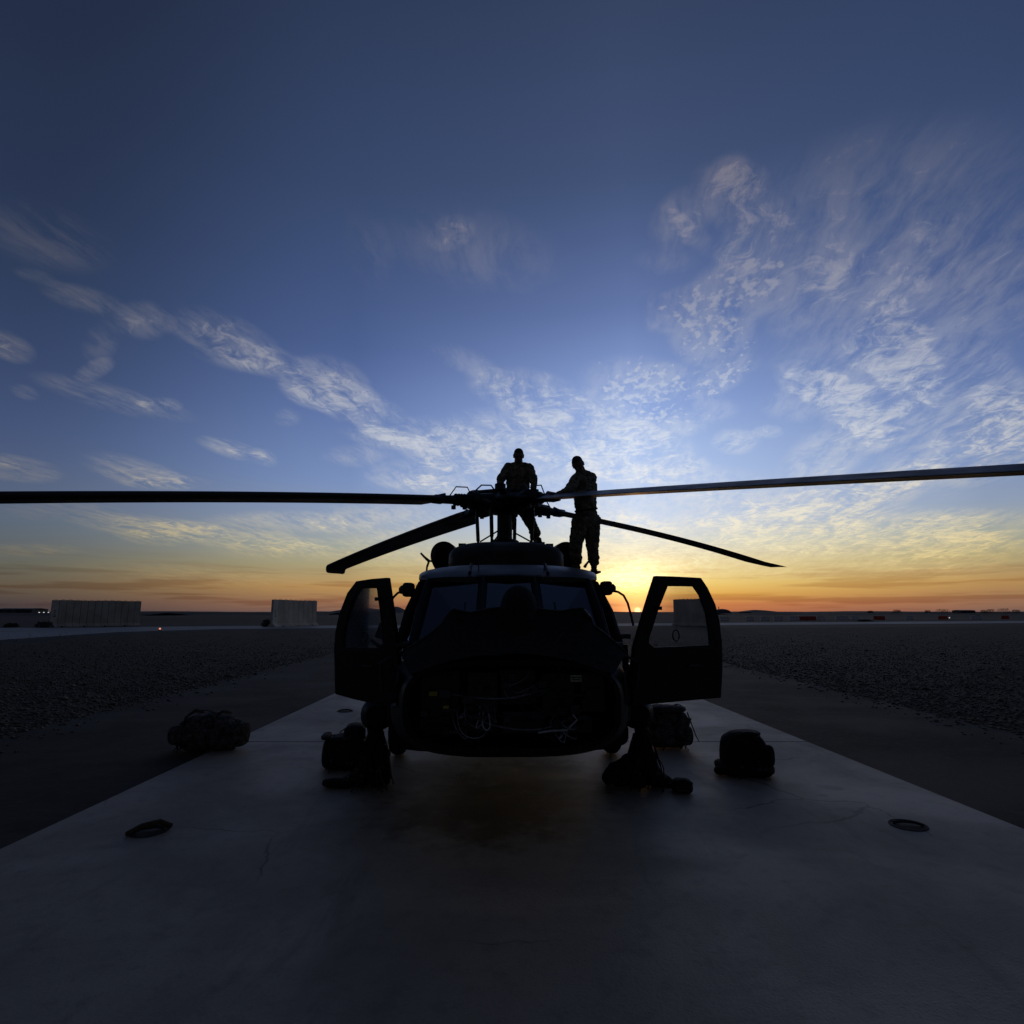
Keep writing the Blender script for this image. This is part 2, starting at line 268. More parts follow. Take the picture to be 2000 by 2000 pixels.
# ------------------------------------------------------------------ mesh helpers
class MB:
    def __init__(s): s.v = []; s.f = []
    def add(s, vs, fs):
        k = len(s.v); s.v += [tuple(v) for v in vs]; s.f += [tuple(i + k for i in f) for f in fs]; return s
    def box(s, c, size, rot=None, taper=1.0):
        x, y, z = [d / 2 for d in size]
        pts = [Vector((sx * x * (taper if sz > 0 else 1), sy * y * (taper if sz > 0 else 1), sz * z)) for sz in (-1, 1) for sy in (-1, 1) for sx in (-1, 1)]
        if rot is not None: pts = [rot @ p for p in pts]
        return s.add([p + Vector(c) for p in pts], [(0, 2, 3, 1), (4, 5, 7, 6), (0, 1, 5, 4), (2, 6, 7, 3), (0, 4, 6, 2), (1, 3, 7, 5)])
    def tube(s, pts, r, n=8, cap=True):
        pts = [Vector(p) for p in pts]; rs = r if isinstance(r, (list, tuple)) else [r] * len(pts)
        up = None; rings = []
        for i, p in enumerate(pts):
            t = (pts[min(i + 1, len(pts) - 1)] - pts[max(i - 1, 0)]).normalized()
            if up is None: up = Vector((0, 0, 1)) if abs(t.z) < .9 else Vector((1, 0, 0))
            a = (up - t * up.dot(t)).normalized(); b = t.cross(a); up = a
            rings.append([p + (a * math.cos(2 * math.pi * j / n) + b * math.sin(2 * math.pi * j / n)) * rs[i] for j in range(n)])
        vs = [v for ring in rings for v in ring]; fs = []
        for i in range(len(pts) - 1):
            for j in range(n): fs.append((i * n + j, i * n + (j + 1) % n, (i + 1) * n + (j + 1) % n, (i + 1) * n + j))
        if cap: fs += [tuple(range(n))[::-1], tuple(range((len(pts) - 1) * n, len(pts) * n))]
        return s.add(vs, fs)
    def lathe(s, prof, o=(0, 0, 0), axis=(0, 0, 1), n=24):
        ax = Vector(axis).normalized(); a = ax.orthogonal().normalized(); b = ax.cross(a); vs = []; fs = []
        for r, h in prof:
            for j in range(n): vs.append(Vector(o) + ax * h + (a * math.cos(2 * math.pi * j / n) + b * math.sin(2 * math.pi * j / n)) * max(r, 1e-4))
        for i in range(len(prof) - 1):
            for j in range(n): fs.append((i * n + j, i * n + (j + 1) % n, (i + 1) * n + (j + 1) % n, (i + 1) * n + j))
        fs += [tuple(range(n))[::-1], tuple(range((len(prof) - 1) * n, len(prof) * n))]
        return s.add(vs, fs)
    def loft(s, secs, cap0=True, cap1=True, closed=True):
        n = len(secs[0]); vs = [p for sec in secs for p in sec]; fs = []
        for i in range(len(secs) - 1):
            for j in range(n if closed else n - 1):
                fs.append((i * n + j, i * n + (j + 1) % n, (i + 1) * n + (j + 1) % n, (i + 1) * n + j))
        if cap0: fs.append(tuple(range(n))[::-1])
        if cap1: fs.append(tuple(range((len(secs) - 1) * n, len(secs) * n)))
        return s.add(vs, fs)
    def prism(s, poly, off):
        off = Vector(off); p = [Vector(v) for v in poly]
        return s.loft([p, [v + off for v in p]])
    def frame(s, outer, inner, off):
        """flat ring of equal point counts, given thickness"""
        n = len(outer); off = Vector(off); O = [Vector(v) for v in outer]; I = [Vector(v) for v in inner]
        vs = O + I + [v + off for v in O] + [v + off for v in I]; fs = []
        for j in range(n):
            k = (j + 1) % n
            fs += [(j, k, n + k, n + j), (2 * n + j, 3 * n + j, 3 * n + k, 2 * n + k), (j, 2 * n + j, 2 * n + k, k), (n + j, n + k, 3 * n + k, 3 * n + j)]
        return s.add(vs, fs)
    def ball(s, c, r, n=10, m=7):
        r = Vector(r) if hasattr(r, '__len__') else Vector((r, r, r)); vs = []; fs = []
        for i in range(m + 1):
            th = math.pi * i / m
            for j in range(n):
                ph = 2 * math.pi * j / n
                vs.append((c[0] + r.x * math.sin(th) * math.cos(ph), c[1] + r.y * math.sin(th) * math.sin(ph), c[2] + r.z * math.cos(th)))
        for i in range(m):
            for j in range(n): fs.append((i * n + j, (i + 1) * n + j, (i + 1) * n + (j + 1) % n, i * n + (j + 1) % n))
        return s.add(vs, fs)
    def mesh(s, name, mt, smooth=True, sharp=38):
        me = bpy.data.meshes.new(name); bm = bmesh.new()
        vs = [bm.verts.new(v) for v in s.v]
        for f in s.f:
            try: bm.faces.new([vs[i] for i in f])
            except ValueError: pass
        bmesh.ops.remove_doubles(bm, verts=bm.verts, dist=1e-5)
        bmesh.ops.recalc_face_normals(bm, faces=bm.faces)
        if smooth:
            for f in bm.faces: f.smooth = True
            for e in bm.edges:
                if len(e.link_faces) == 2 and e.calc_face_angle(0) > R(sharp): e.smooth = False
        bm.to_mesh(me); bm.free(); me.materials.append(mt); return me
    def build(s, name, mt, parent=None, smooth=True, sharp=38, bevel=0.):
        o = bpy.data.objects.new(name, s.mesh(name, mt, smooth, sharp)); COL.objects.link(o)
        if parent: o.parent = parent
        if bevel:
            b = o.modifiers.new('bevel', 'BEVEL'); b.width = bevel; b.segments = 2; b.limit_method = 'ANGLE'; b.angle_limit = R(40)
        return o
def empty(name, loc=(0, 0, 0), rz=0.):
    o = bpy.data.objects.new(name, None); COL.objects.link(o); o.location = loc; o.rotation_euler = (0, 0, rz); o.empty_display_size = .2; return o
def tag(o, label=None, cat=None, group=None, kind=None):
    for k, v in (('label', label), ('category', cat), ('group', group), ('kind', kind)):
        if v: o[k] = v
    return o
def sheet(name, pts, z, mt, kind='structure'):
    me = bpy.data.meshes.new(name); me.from_pydata([(p[0], p[1], z) for p in pts], [], [tuple(range(len(pts)))]); me.update()
    if me.polygons[0].normal.z < 0: me.flip_normals()
    me.materials.append(mt); o = bpy.data.objects.new(name, me); COL.objects.link(o); tag(o, kind=kind); return o

# ------------------------------------------------------------------ ground
def groundmat(name, c1, c2, c3, s1, s2, rough, bump, bs, streak=None):
    m = bpy.data.materials.new(name); m.use_nodes = True; t = m.node_tree; b = t.nodes['Principled BSDF']; N = NB(t)
    v = N.n('ShaderNodeNewGeometry').outputs['Position']
    a = N.noise(v, s1, 6, .6, .3).outputs['Fac']; d = N.noise(v, s2, 5, .65).outputs['Fac']
    c = N.mix(N.mr(a, .35, .68), c1 + (1,), c2 + (1,)); c = N.mix(N.mr(d, .5, .72), c, c3 + (1,))
    if streak:
        st = N.noise(N.vm('MULTIPLY', v, streak), 1.0, 5, .6, .4).outputs['Fac']
        c = N.mix(W_m(N, st), c, (min(1, c1[0] * 1.9), min(1, c1[1] * 1.9), min(1, c1[2] * 1.9), 1))
    N.link(c, b.inputs['Base Color']); N.link(N.mr(a, .3, .7, rough - .08, rough + .06), b.inputs['Roughness'])
    b.inputs['Specular IOR Level'].default_value = .35 if 'road' in name else .16
    n2 = N.noise(v, bs, 4, .65).outputs['Fac']; bp = N.n('ShaderNodeBump'); bp.inputs['Strength'].default_value = bump; bp.inputs['Distance'].default_value = .03
    N.link(n2, bp.inputs['Height']); N.link(bp.outputs[0], b.inputs['Normal'])
    return m
def W_m(N, st): return N.m('MULTIPLY', N.mr(st, .55, .75), .55)
desert = groundmat('desert_ground', (.060, .048, .034), (.042, .034, .025), (.08, .065, .047), .02, .35, .9, .6, 3)
gravelbed = groundmat('gravel_bed', (.072, .055, .037), (.042, .033, .023), (.115, .09, .062), .6, 9, .9, 1.0, 14)
asph = groundmat('asphalt', (.040, .034, .028), (.026, .022, .019), (.058, .050, .041), .5, 9, .82, .35, 60, (.35, 2.2, 1))
conc_road = groundmat('road_concrete', (.30, .29, .28), (.24, .235, .23), (.34, .33, .31), .06, .8, .7, .2, 10)

sheet('ground', [(-6000, -300), (6000, -300), (6000, 9000), (-6000, 9000)], 0, desert)
# pad axis: both pad edges run to one far point
def edge_line(p0, p1, ys):
    a, b = G(*p0), G(*p1); return [(a.x + (b.x - a.x) * (y - a.y) / (b.y - a.y), y) for y in ys]
PL = edge_line((65, 1634.5), (656, 1355.5), (0.4, 9.25, 17.5)); PR = edge_line((2000, 1625.4), (1376, 1370), (0.4, 9.25, 17.5))
AL = edge_line((0, 1439), (648, 1276), (-2, 26)); AR = edge_line((2000, 1435), (1412, 1294), (-2, 26))
sheet('asphalt_shoulder', AL + AR[::-1], .008, asph)
# gravel beds on both sides of the asphalt up to the road
def roadz(px, py): return G(px, py)
sheet('gravel_bed', [AL[0], (AL[0][0] - 45, -2), (-62, 47), (-30, 62), (AL[1][0] - .5, 66), AL[1]], .004, gravelbed)
sheet('gravel_bed', [AR[0], (AR[0][0] + 60, -2), (75, 84), (AR[1][0] + .5, 70), AR[1]], .004, gravelbed)
sheet('gravel_bed', [AL[1], (AL[1][0] - .5, 66), (AR[1][0] + .5, 70), AR[1]], .004, gravelbed)

# concrete pad of separate slabs with open joints
pad = empty('concrete_pad'); tag(pad, kind='structure')
pm = bpy.data.materials.new('pad_concrete'); pm.use_nodes = True
def padmat(m):
    t = m.node_tree; b = t.nodes['Principled BSDF']; N = NB(t); v = N.n('ShaderNodeNewGeometry').outputs['Position']
    a = N.noise(v, .55, 6, .62, .6).outputs['Fac']; d = N.noise(v, 6, 6, .65).outputs['Fac']; g = N.noise(v, 55, 3, .6).outputs['Fac']
    c = N.mix(N.mr(a, .33, .68), (.43, .37, .285, 1), (.31, .27, .21, 1)); c = N.mix(N.m('MULTIPLY', N.mr(d, .48, .72), .45), c, (.21, .186, .15, 1))
    c = N.mix(N.m('MULTIPLY', N.mr(g, .55, .75), .3), c, (.12, .12, .12, 1))
    k_ = N.noise(N.vm('MULTIPLY', v, (1.0, .18, 1)), 2.2, 6, .7, .5).outputs['Fac']; c = N.mix(N.m('MULTIPLY', N.mr(k_, .54, .68), .35), c, (.13, .12, .105, 1))
    vo = N.n('ShaderNodeTexVoronoi', feature='DISTANCE_TO_EDGE'); vo.inputs['Scale'].default_value = .42; N.link(N.vm('ADD', v, N.vm('MULTIPLY', N.noise(v, 1.4, 4, .6).outputs['Color'], (.55, .55, 0))), vo.inputs['Vector'])
    crk = N.m('MULTIPLY', N.mr(vo.outputs['Distance'], .006, .001), N.mr(N.noise(v, .5, 2, .5).outputs['Fac'], .50, .62)); c = N.mix(N.m('MULTIPLY', crk, .75), c, (.05, .047, .042, 1))
    sp = N.n('ShaderNodeSeparateXYZ'); N.link(v, sp.inputs[0])
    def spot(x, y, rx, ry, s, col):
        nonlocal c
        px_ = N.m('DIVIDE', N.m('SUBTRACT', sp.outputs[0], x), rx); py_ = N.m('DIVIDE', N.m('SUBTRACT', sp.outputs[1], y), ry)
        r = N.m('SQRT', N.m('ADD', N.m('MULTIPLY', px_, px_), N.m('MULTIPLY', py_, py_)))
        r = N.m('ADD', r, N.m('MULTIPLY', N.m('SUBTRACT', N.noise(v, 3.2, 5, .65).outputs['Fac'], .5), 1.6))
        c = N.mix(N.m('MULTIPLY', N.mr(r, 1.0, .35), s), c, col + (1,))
    # oil drips under the nose bay with the helicopter's shade painted in; hydraulic spots
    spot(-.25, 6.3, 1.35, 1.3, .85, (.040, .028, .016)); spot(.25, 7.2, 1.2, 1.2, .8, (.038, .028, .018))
    p = G(1625, 1545); spot(p.x, p.y, .18, .12, .7, (.07, .068, .066)); p = G(1610, 1560); spot(p.x, p.y, .07, .06, .7, (.07, .068, .066))
    p = G(560, 1465); spot(p.x, p.y, .8, .35, .35, (.09, .09, .09)); p = G(1300, 1620); spot(p.x, p.y, .9, .4, .25, (.10, .10, .10))
    N.link(c, b.inputs['Base Color']); N.link(N.mr(a, .3, .7, .55, .72), b.inputs['Roughness']); b.inputs['Specular IOR Level'].default_value = .4
    bp = N.n('ShaderNodeBump'); bp.inputs['Strength'].default_value = .25; bp.inputs['Distance'].default_value = .012
    N.link(N.m('ADD', g, N.m('MULTIPLY', d, .7)), bp.inputs['Height']); N.link(bp.outputs[0], b.inputs['Normal'])
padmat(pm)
jm = mat('joint_filler', (.045, .044, .043), .9)
for i in range(2):
    l0, l1, r0, r1 = PL[i], PL[i + 1], PR[i], PR[i + 1]; j = .011
    c = [(l0[0], l0[1] + j), (r0[0], r0[1] + j), (r1[0], r1[1] - j), (l1[0], l1[1] - j)]
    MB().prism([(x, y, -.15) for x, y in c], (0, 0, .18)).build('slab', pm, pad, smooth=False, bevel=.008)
MB().prism([(PL[1][0], PL[1][1] - .02, .0), (PR[1][0], PR[1][1] - .02, .0), (PR[1][0], PR[1][1] + .02, .0), (PL[1][0], PL[1][1] + .02, .0)], (0, 0, .014)).build('joint', jm, pad, smooth=False)
PADZ = .03

# far road, running aslant, and the taxiway joining from the left
def strip(pts_near, pts_far): return [G(*p) for p in pts_near] + [G(*p) for p in pts_far[::-1]]
sheet('road', strip([(-500, 1238), (400, 1229), (1210, 1222.5), (2000, 1217), (2700, 1212.5)], [(-500, 1231), (400, 1223.5), (1210, 1218), (2000, 1212.6), (2700, 1209)]), .012, conc_road)
sheet('taxiway', strip([(-400, 1291), (0, 1250), (110, 1242.5), (230, 1234.5), (420, 1228.8)], [(-400, 1240), (0, 1233.5), (110, 1232.0), (230, 1230.5), (420, 1228.2)]), .008, conc_road)
sheet('taxiway_shoulder', strip([(-400, 1306), (0, 1261), (110, 1251), (240, 1240), (500, 1229)], [(-400, 1291), (0, 1250), (110, 1242.5), (230, 1234.5), (420, 1228.8)]), .006, asph)
# low ground beyond the road and hills on the skyline
def ridge(name, x0, x1, Y, depth, fn, mt, n=60):
    secs = []
    for i in range(n + 1):
        x = x0 + (x1 - x0) * i / n; z = fn(i / n, x)
        secs.append([Vector((x, Y - depth, -.3)), Vector((x, Y - depth * .35, z * .7 - .05)), Vector((x, Y, z)), Vector((x, Y + depth, -.5))])
    m = MB().loft(secs, closed=False, cap0=False, cap1=False); o = m.build(name, mt, smooth=True, sharp=80); tag(o, kind='structure'); return o
hillm = groundmat('far_hills', (.075, .070, .068), (.06, .057, .056), (.09, .083, .078), .004, .05, .95, .3, .2)
def XY(px, Y): return P(px, 1195, Y).x
ridge('hills', XY(-300, 1500), XY(2300, 1500), 1500, 200, lambda t, x: 2.6 + 2.2 * mn.noise(Vector((x * .004, 0, 0))) + 1.0 * mn.noise(Vector((x * .02, 3, 0))), hillm, 220)
def bumpy(*cs):
    return lambda t, x: sum(h * math.exp(-((x - c) / w) ** 2) for c, w, h in cs) + .3 * mn.noise(Vector((x * .05, 5, 0))) - .2
K = 1200 / F
ridge('hills', XY(1420, 1200), XY(1560, 1200), 1200, 90, bumpy((XY(1475, 1200), 20 * K, 5.5), (XY(1500, 1200), 15 * K, 3.2), (XY(1450, 1200), 16 * K, 2.4)), hillm, 60)
ridge('hills', XY(560, 1250), XY(800, 1250), 1250, 90, bumpy((XY(700, 1250), 30 * K, 7.5), (XY(735, 1250), 40 * K, 6.0), (XY(775, 1250), 20 * K, 10.5), (XY(665, 1250), 30 * K, 4.0)), hillm, 70)
ridge('berm', XY(-250, 330), XY(330, 330), 330, 30, lambda t, x: 1.35 + .5 * mn.noise(Vector((x * .03, 9, 0))), desert, 70)
ridge('berm', XY(270, 420), XY(660, 420), 420, 30, lambda t, x: 1.3 + .35 * mn.noise(Vector((x * .05, 2, 0))), desert, 60)
ridge('berm', XY(1400, 430), XY(2300, 430), 430, 30, lambda t, x: 1.1 + .7 * mn.noise(Vector((x * .03, 4, 0))) , desert, 90)

# loose stones on the gravel beds
def stones(name, region, count, smin, smax, mt):
    base_v = np.array([(1, 0, 0), (-1, 0, 0), (0, 1, 0), (0, -1, 0), (0, 0, 1), (0, 0, -.6), (.6, .6, .45), (-.6, -.6, .5)], float)[:6]
    tri = np.array([(0, 2, 4), (2, 1, 4), (1, 3, 4), (3, 0, 4), (2, 0, 5), (1, 2, 5), (3, 1, 5), (0, 3, 5)])
    xy = region(count); n = len(xy)
    s = smin + (smax - smin) * rng.random(n) ** 2.6 + .05 * (rng.random(n) > .994)
    a = rng.random(n) * 2 * np.pi; j = 1 + (rng.random((n, 6, 3)) - .5) * .7
    v = base_v[None] * j * np.stack([s * (1 + .5 * rng.random(n)), s, s * (.38 + .3 * rng.random(n))], 1)[:, None, :]
    x = v[..., 0] * np.cos(a)[:, None] - v[..., 1] * np.sin(a)[:, None] + xy[:, 0:1]; y = v[..., 0] * np.sin(a)[:, None] + v[..., 1] * np.cos(a)[:, None] + xy[:, 1:2]
    z = v[..., 2] + s[:, None] * .25 + .004
    co = np.stack([x, y, z], -1).reshape(-1, 3); fc = (tri[None] + (np.arange(n) * 6)[:, None, None]).reshape(-1, 3)
    me = bpy.data.meshes.new(name); me.vertices.add(len(co)); me.vertices.foreach_set('co', co.ravel())
    me.loops.add(fc.size); me.loops.foreach_set('vertex_index', fc.ravel().astype(np.int32)); me.polygons.add(len(fc))
    me.polygons.foreach_set('loop_start', np.arange(0, fc.size, 3, dtype=np.int32)); me.polygons.foreach_set('loop_total', np.full(len(fc), 3, np.int32))
    me.update(); me.validate(); me.materials.append(mt)
    o = bpy.data.objects.new(name, me); COL.objects.link(o); return o
gm = bpy.data.materials.new('gravel_stone'); gm.use_nodes = True
def gmat(m):
    N = NB(m.node_tree); b = m.node_tree.nodes['Principled BSDF']; v = N.n('ShaderNodeNewGeometry').outputs['Position']
    a = N.noise(v, 8.5, 2, .6).outputs['Fac']; d = N.noise(v, .35, 4, .6).outputs['Fac']
    c = N.ramp(a, [(0, (.05, .038, .025, 1)), (.42, (.11, .085, .056, 1)), (.55, (.18, .145, .10, 1)), (.68, (.34, .29, .215, 1))])
    N.link(N.mix(N.m('MULTIPLY', N.mr(d, .4, .65), .5), c, (.075, .066, .052, 1)), b.inputs['Base Color']); b.inputs['Roughness'].default_value = .85
gmat(gm)
def reg(side):
    e = AL if side < 0 else AR
    def r(n):
        y = 5.5 + np.minimum(rng.exponential(13.5, n), 64 * rng.random(n) + 6); off = 46 * rng.random(n) ** 1.25
        xe = e[0][0] + (e[1][0] - e[0][0]) * (y + 2) / 28
        x = xe + side * (off - .10 - 1.1 * rng.random(n) ** 9)
        k = np.abs(x) < (y * 1.05 + 2)
        return np.stack([x, y], 1)[k]
    return r
tag(stones('gravel', reg(-1), 110000, .010, .044, gm), 'loose pale and brown stones of the left gravel field', 'gravel', kind='stuff')
tag(stones('gravel', reg(1), 110000, .010, .044, gm), 'loose pale and brown stones of the right gravel field', 'gravel', kind='stuff')

# ------------------------------------------------------------------ helicopter
HL, HYAW = Vector((-.12, 9.6, 0)), R(1.6)
heli = empty('helicopter', HL, HYAW)
tag(heli, 'dark military helicopter parked nose-on on the concrete pad, both cockpit doors open', 'helicopter')
RI = Matrix.Rotation(-HYAW, 3, 'Z')
LO = RI @ (Vector((0, 0, CH)) - HL)
def L(px, py, ly):                         # helicopter-frame point seen at a pixel, ly metres aft of the mast
    d = RI @ ray(px, py); return LO + d * ((ly - LO.y) / d.y)
def toL(v): return RI @ (Vector(v) - HL)
def sec(ly, hw, zb, zt, e=3.4, tap=0., n=44, zw=None):
    zc = (zb + zt) / 2 if zw is None else zw; out = []
    for j in range(n):
        t = 2 * math.pi * (j + .5) / n; c, s_ = math.cos(t), math.sin(t)
        x = hw * math.copysign(abs(c) ** (2 / e), c); h = (zt - zc) if s_ > 0 else (zc - zb)
        k = math.copysign(abs(s_) ** (2 / e), s_); z = zc + h * k
        if k > 0: x *= 1 - tap * k * k
        out.append(Vector((x, ly, z)))
    return out
H = lambda m, name, mt, par=heli, **k: m.build(name, mt, par, **k)
# nose with the open equipment bay
ns = [(-4.42, .905, .76, 1.50), (-4.36, .93, .73, 1.53), (-4.15, 1.01, .67, 1.58), (-3.85, 1.09, .61, 1.61), (-3.6, 1.14, .575, 1.62), (-3.45, 1.165, .56, 1.62)]
outer = [sec(a, b, c, d, 3.3, .03) for a, b, c, d in ns]
inner = [sec(-4.42, .86, .80, 1.46, 3.6, .02), sec(-3.98, .84, .82, 1.46, 3.6, .02)]
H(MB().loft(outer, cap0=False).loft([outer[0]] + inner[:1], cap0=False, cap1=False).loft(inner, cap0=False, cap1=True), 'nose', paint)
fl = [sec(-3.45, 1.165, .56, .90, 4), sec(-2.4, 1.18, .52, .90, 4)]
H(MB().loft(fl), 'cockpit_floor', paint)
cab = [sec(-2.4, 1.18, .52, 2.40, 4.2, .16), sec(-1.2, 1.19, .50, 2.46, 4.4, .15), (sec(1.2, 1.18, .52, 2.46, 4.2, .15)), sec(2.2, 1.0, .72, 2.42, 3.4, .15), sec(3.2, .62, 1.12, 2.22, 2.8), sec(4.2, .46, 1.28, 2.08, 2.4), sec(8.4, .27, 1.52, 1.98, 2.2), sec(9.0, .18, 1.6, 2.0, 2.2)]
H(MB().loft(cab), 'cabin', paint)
# cockpit roof, drooping at the front and the sides
rf = [sec(-3.16, .86, 2.205, 2.27, 3, .05), sec(-3.05, .95, 2.18, 2.33, 3, .10), sec(-2.8, 1.0, 2.15, 2.42, 3, .14), sec(-2.41, 1.04, 2.12, 2.455, 3, .12)]
H(MB().loft(rf), 'cockpit_roof', roofp)
for sx in (-1, 1):
    H(MB().tube([(sx * .42, -3.10, 2.315), (sx * .42, -2.75, 2.43), (sx * .42, -2.42, 2.455)], .018, 6), 'roof_rail', paint)
def quadpane(pts, nrm, th=.008): return MB().prism(pts, Vector(nrm) * th)
# windscreen posts and panes (right side, mirrored)
def M_(p, sx): return Vector((p[0] * sx, p[1], p[2]))
ct0, ct1 = (.30, -3.98, 1.60), (.27, -3.12, 2.25)         # centre post
cp0, cp1 = (.92, -3.80, 1.585), (.85, -3.08, 2.235)       # corner post
ap0, ap1 = (1.09, -3.55, 1.55), (.945, -2.98, 2.20)       # door post
for sx in (-1, 1):
    H(MB().tube([M_(ct0, sx), M_(ct1, sx)], .052, 4), 'windscreen_post', paint, smooth=False)
    H(MB().tube([M_(cp0, sx), M_((.895, -3.45, 1.93), sx), M_(cp1, sx)], .045, 8), 'windscreen_post', paint)
    H(MB().tube([M_(ap0, sx), M_((1.04, -3.28, 1.9), sx), M_(ap1, sx)], .042, 8), 'door_post', paint)
    H(MB().tube([M_((1.15, -3.45, 1.58), sx), M_((1.165, -3.45, 1.2), sx), M_((1.15, -3.45, .85), sx)], .035, 8), 'door_post', paint)
    H(MB().tube([M_((1.16, -2.42, .85), sx), M_((1.17, -2.42, 1.6), sx), M_((1.03, -2.42, 2.2), sx)], .045, 8), 'door_post', paint)
    H(MB().prism([M_((.335, -3.955, 1.625), sx), M_((.90, -3.79, 1.60), sx), M_((.83, -3.085, 2.225), sx), M_((.305, -3.125, 2.24), sx)], (0, .008, .008)), 'windscreen_pane', wglass, smooth=False)
    H(MB().prism([M_((.95, -3.765, 1.60), sx), M_((1.065, -3.57, 1.57), sx), M_((.94, -3.005, 2.18), sx), M_((.875, -3.07, 2.21), sx)], (-.006 * sx, .008, .004)), 'quarter_pane', wglass, smooth=False)
    # wiper
    H(MB().tube([M_((.33, -3.96, 1.65), sx), M_((.40, -3.70, 1.86), sx)], .009, 5).box(M_((.44, -3.66, 1.92), sx), (.016, .22, .022), Matrix.Rotation(R(38), 3, 'X')), 'wiper', black)
H(MB().prism([(-.25, -3.99, 1.615), (.25, -3.99, 1.615), (.225, -3.125, 2.25), (-.225, -3.125, 2.25)], (0, .008, .008)), 'windscreen_pane', wglass, smooth=False)
H(MB().tube([(-.86, -3.10, 2.235), (0, -3.15, 2.262), (.86, -3.10, 2.235)], .035, 6), 'windscreen_header', paint)
H(MB().tube([(-1.09, -3.58, 1.58), (-.9, -3.83, 1.60), (-.3, -4.0, 1.625), (.3, -4.0, 1.625), (.9, -3.83, 1.60), (1.09, -3.58, 1.58)], .03, 6), 'windscreen_sill', paint)
# things seen dimly through the glass
ip = H(MB().prism([(-.8, -3.40, 1.60), (.8, -3.40, 1.60), (.7, -3.36, 1.78), (-.7, -3.36, 1.78)], (0, .25, 0)), 'instrument_panel', paint_in, smooth=False)
for sx in (-1, 1):
    st = H(MB().box((sx * .52, -2.75, 1.2), (.5, .5, .12)).box((sx * .52, -2.52, 1.62), (.48, .1, .8)), 'seat', paint_in, smooth=False, bevel=.03)
    MB().box((sx * .52, -2.54, 2.06), (.22, .08, .16)).build('headrest', paint_in, st, smooth=False, bevel=.03)
H(MB().box((0, -2.9, 1.3), (.36, .8, .3)), 'centre_console', paint_in, smooth=False)

# equipment bay contents
random.seed(3)
eq = [(-.62, 1.20, .34, .40), (-.25, 1.22, .26, .34), (.06, 1.26, .30, .30), (.40, 1.20, .28, .36), (.70, 1.22, .22, .34), (-.66, .93, .28, .14), (-.30, .95, .34, .16), (.10, .97, .36, .18), (.52, .94, .36, .14)]
for i, (x, z, w, h) in enumerate(eq):
    d = .18 + .12 * random.random(); y = -3.98 - d / 2
    b = H(MB().box((x, y, z), (w, d, h)), 'avionics_box', bay, smooth=False, bevel=.012)
    for k in range(4): MB().lathe([(.012, 0), (.012, .015)], (x + (k % 2 - .5) * w * .75, y - d / 2 + .002, z + (k // 2 - .5) * h * .75), (0, -1, 0), 8).build('fastener', steel, b)
    MB().tube([(x - w * .25, y - d / 2, z + h * .1), (x - w * .25, y - d / 2 - .04, z + h * .1), (x + w * .25, y - d / 2 - .04, z + h * .1), (x + w * .25, y - d / 2, z + h * .1)], .009, 6).build('handle', black, b)
wireg = mat('wire_grey', (.26, .27, .29), .4, .4, 30)
def wires(cx, cz, n, r, mts):
    for i in range(n):
        a = random.random() * 6.28; b = random.random() * 6.28; x0, z0 = cx + random.uniform(-r, r), cz + random.uniform(-.06, .16); x1, z1 = cx + random.uniform(-r, r), cz + random.uniform(-.10, .16); dr = random.uniform(.03, .16); pts = []
        for k in range(15):
            t = k / 14; pts.append((x0 + (x1 - x0) * t + .03 * math.sin(a + 6 * t), -4.20 - .13 * math.sin(math.pi * t) + .02 * math.sin(b + 5 * t), max(.83, z0 + (z1 - z0) * t - dr * math.sin(math.pi * t))))
        H(MB().tube(pts, random.choice((.004, .005, .007)), 6), 'cable', mts[i % len(mts)])
        H(MB().lathe([(.012, -.015), (.016, -.01), (.016, .015), (.010, .02)], pts[0], (0, 1, 0), 10), 'connector', steel)
wires(-.40, .98, 9, .22, (wireg, wireb, wirem)); wires(.38, .96, 8, .20, (wireg, wireb, wirem)); wires(.0, 1.12, 10, .7, (wireb, wireb, wireg)); wires(.1, 1.3, 7, .65, (wireb, wireg))
for i in range(26):
    x, z = random.uniform(-.75, .75), random.uniform(.90, 1.36); w, h = random.uniform(.03, .10), random.uniform(.02, .08)
    o = H(MB().box((x, -4.24 - .05 * random.random(), z), (w, .10, h)), 'relay', random.choice((bay, bay, black, steel)), smooth=False, bevel=.004)
H(MB().tube([(.22, -4.31, .90), (.34, -4.33, .92), (.46, -4.31, .92), (.55, -4.3, 1.0), (.50, -4.3, 1.06)], .010, 6), 'hose', wirem)
H(MB().tube([(.25, -4.3, 1.04), (.46, -4.3, 1.04), (.46, -4.3, .94), (.25, -4.3, .94), (.25, -4.3, 1.04)], .007, 5), 'bracket', steel)
def plate(name, px, py, w, h, mt, ly=-4.34):
    c = L(px, py, ly); return H(MB().box(c, (w, .006, h)), name, mt, smooth=False)
lb = plate('warning_label', 1125, 1325, .095, .055, labw); c = L(1125, 1325, -4.345)
MB().box((c.x, c.y, c.z + .008), (.085, .004, .008)).box((c.x, c.y, c.z - .010), (.07, .004, .007)).build('print', wireb, lb, smooth=False)
plate('warning_label', 846, 1355, .07, .035, labm); plate('warning_label', 871, 1381, .048, .024, labm)
for px in (997, 1003.5, 1010, 1030, 1036.5, 1043): plate('marking', px, 1323, .016, .02, bay)

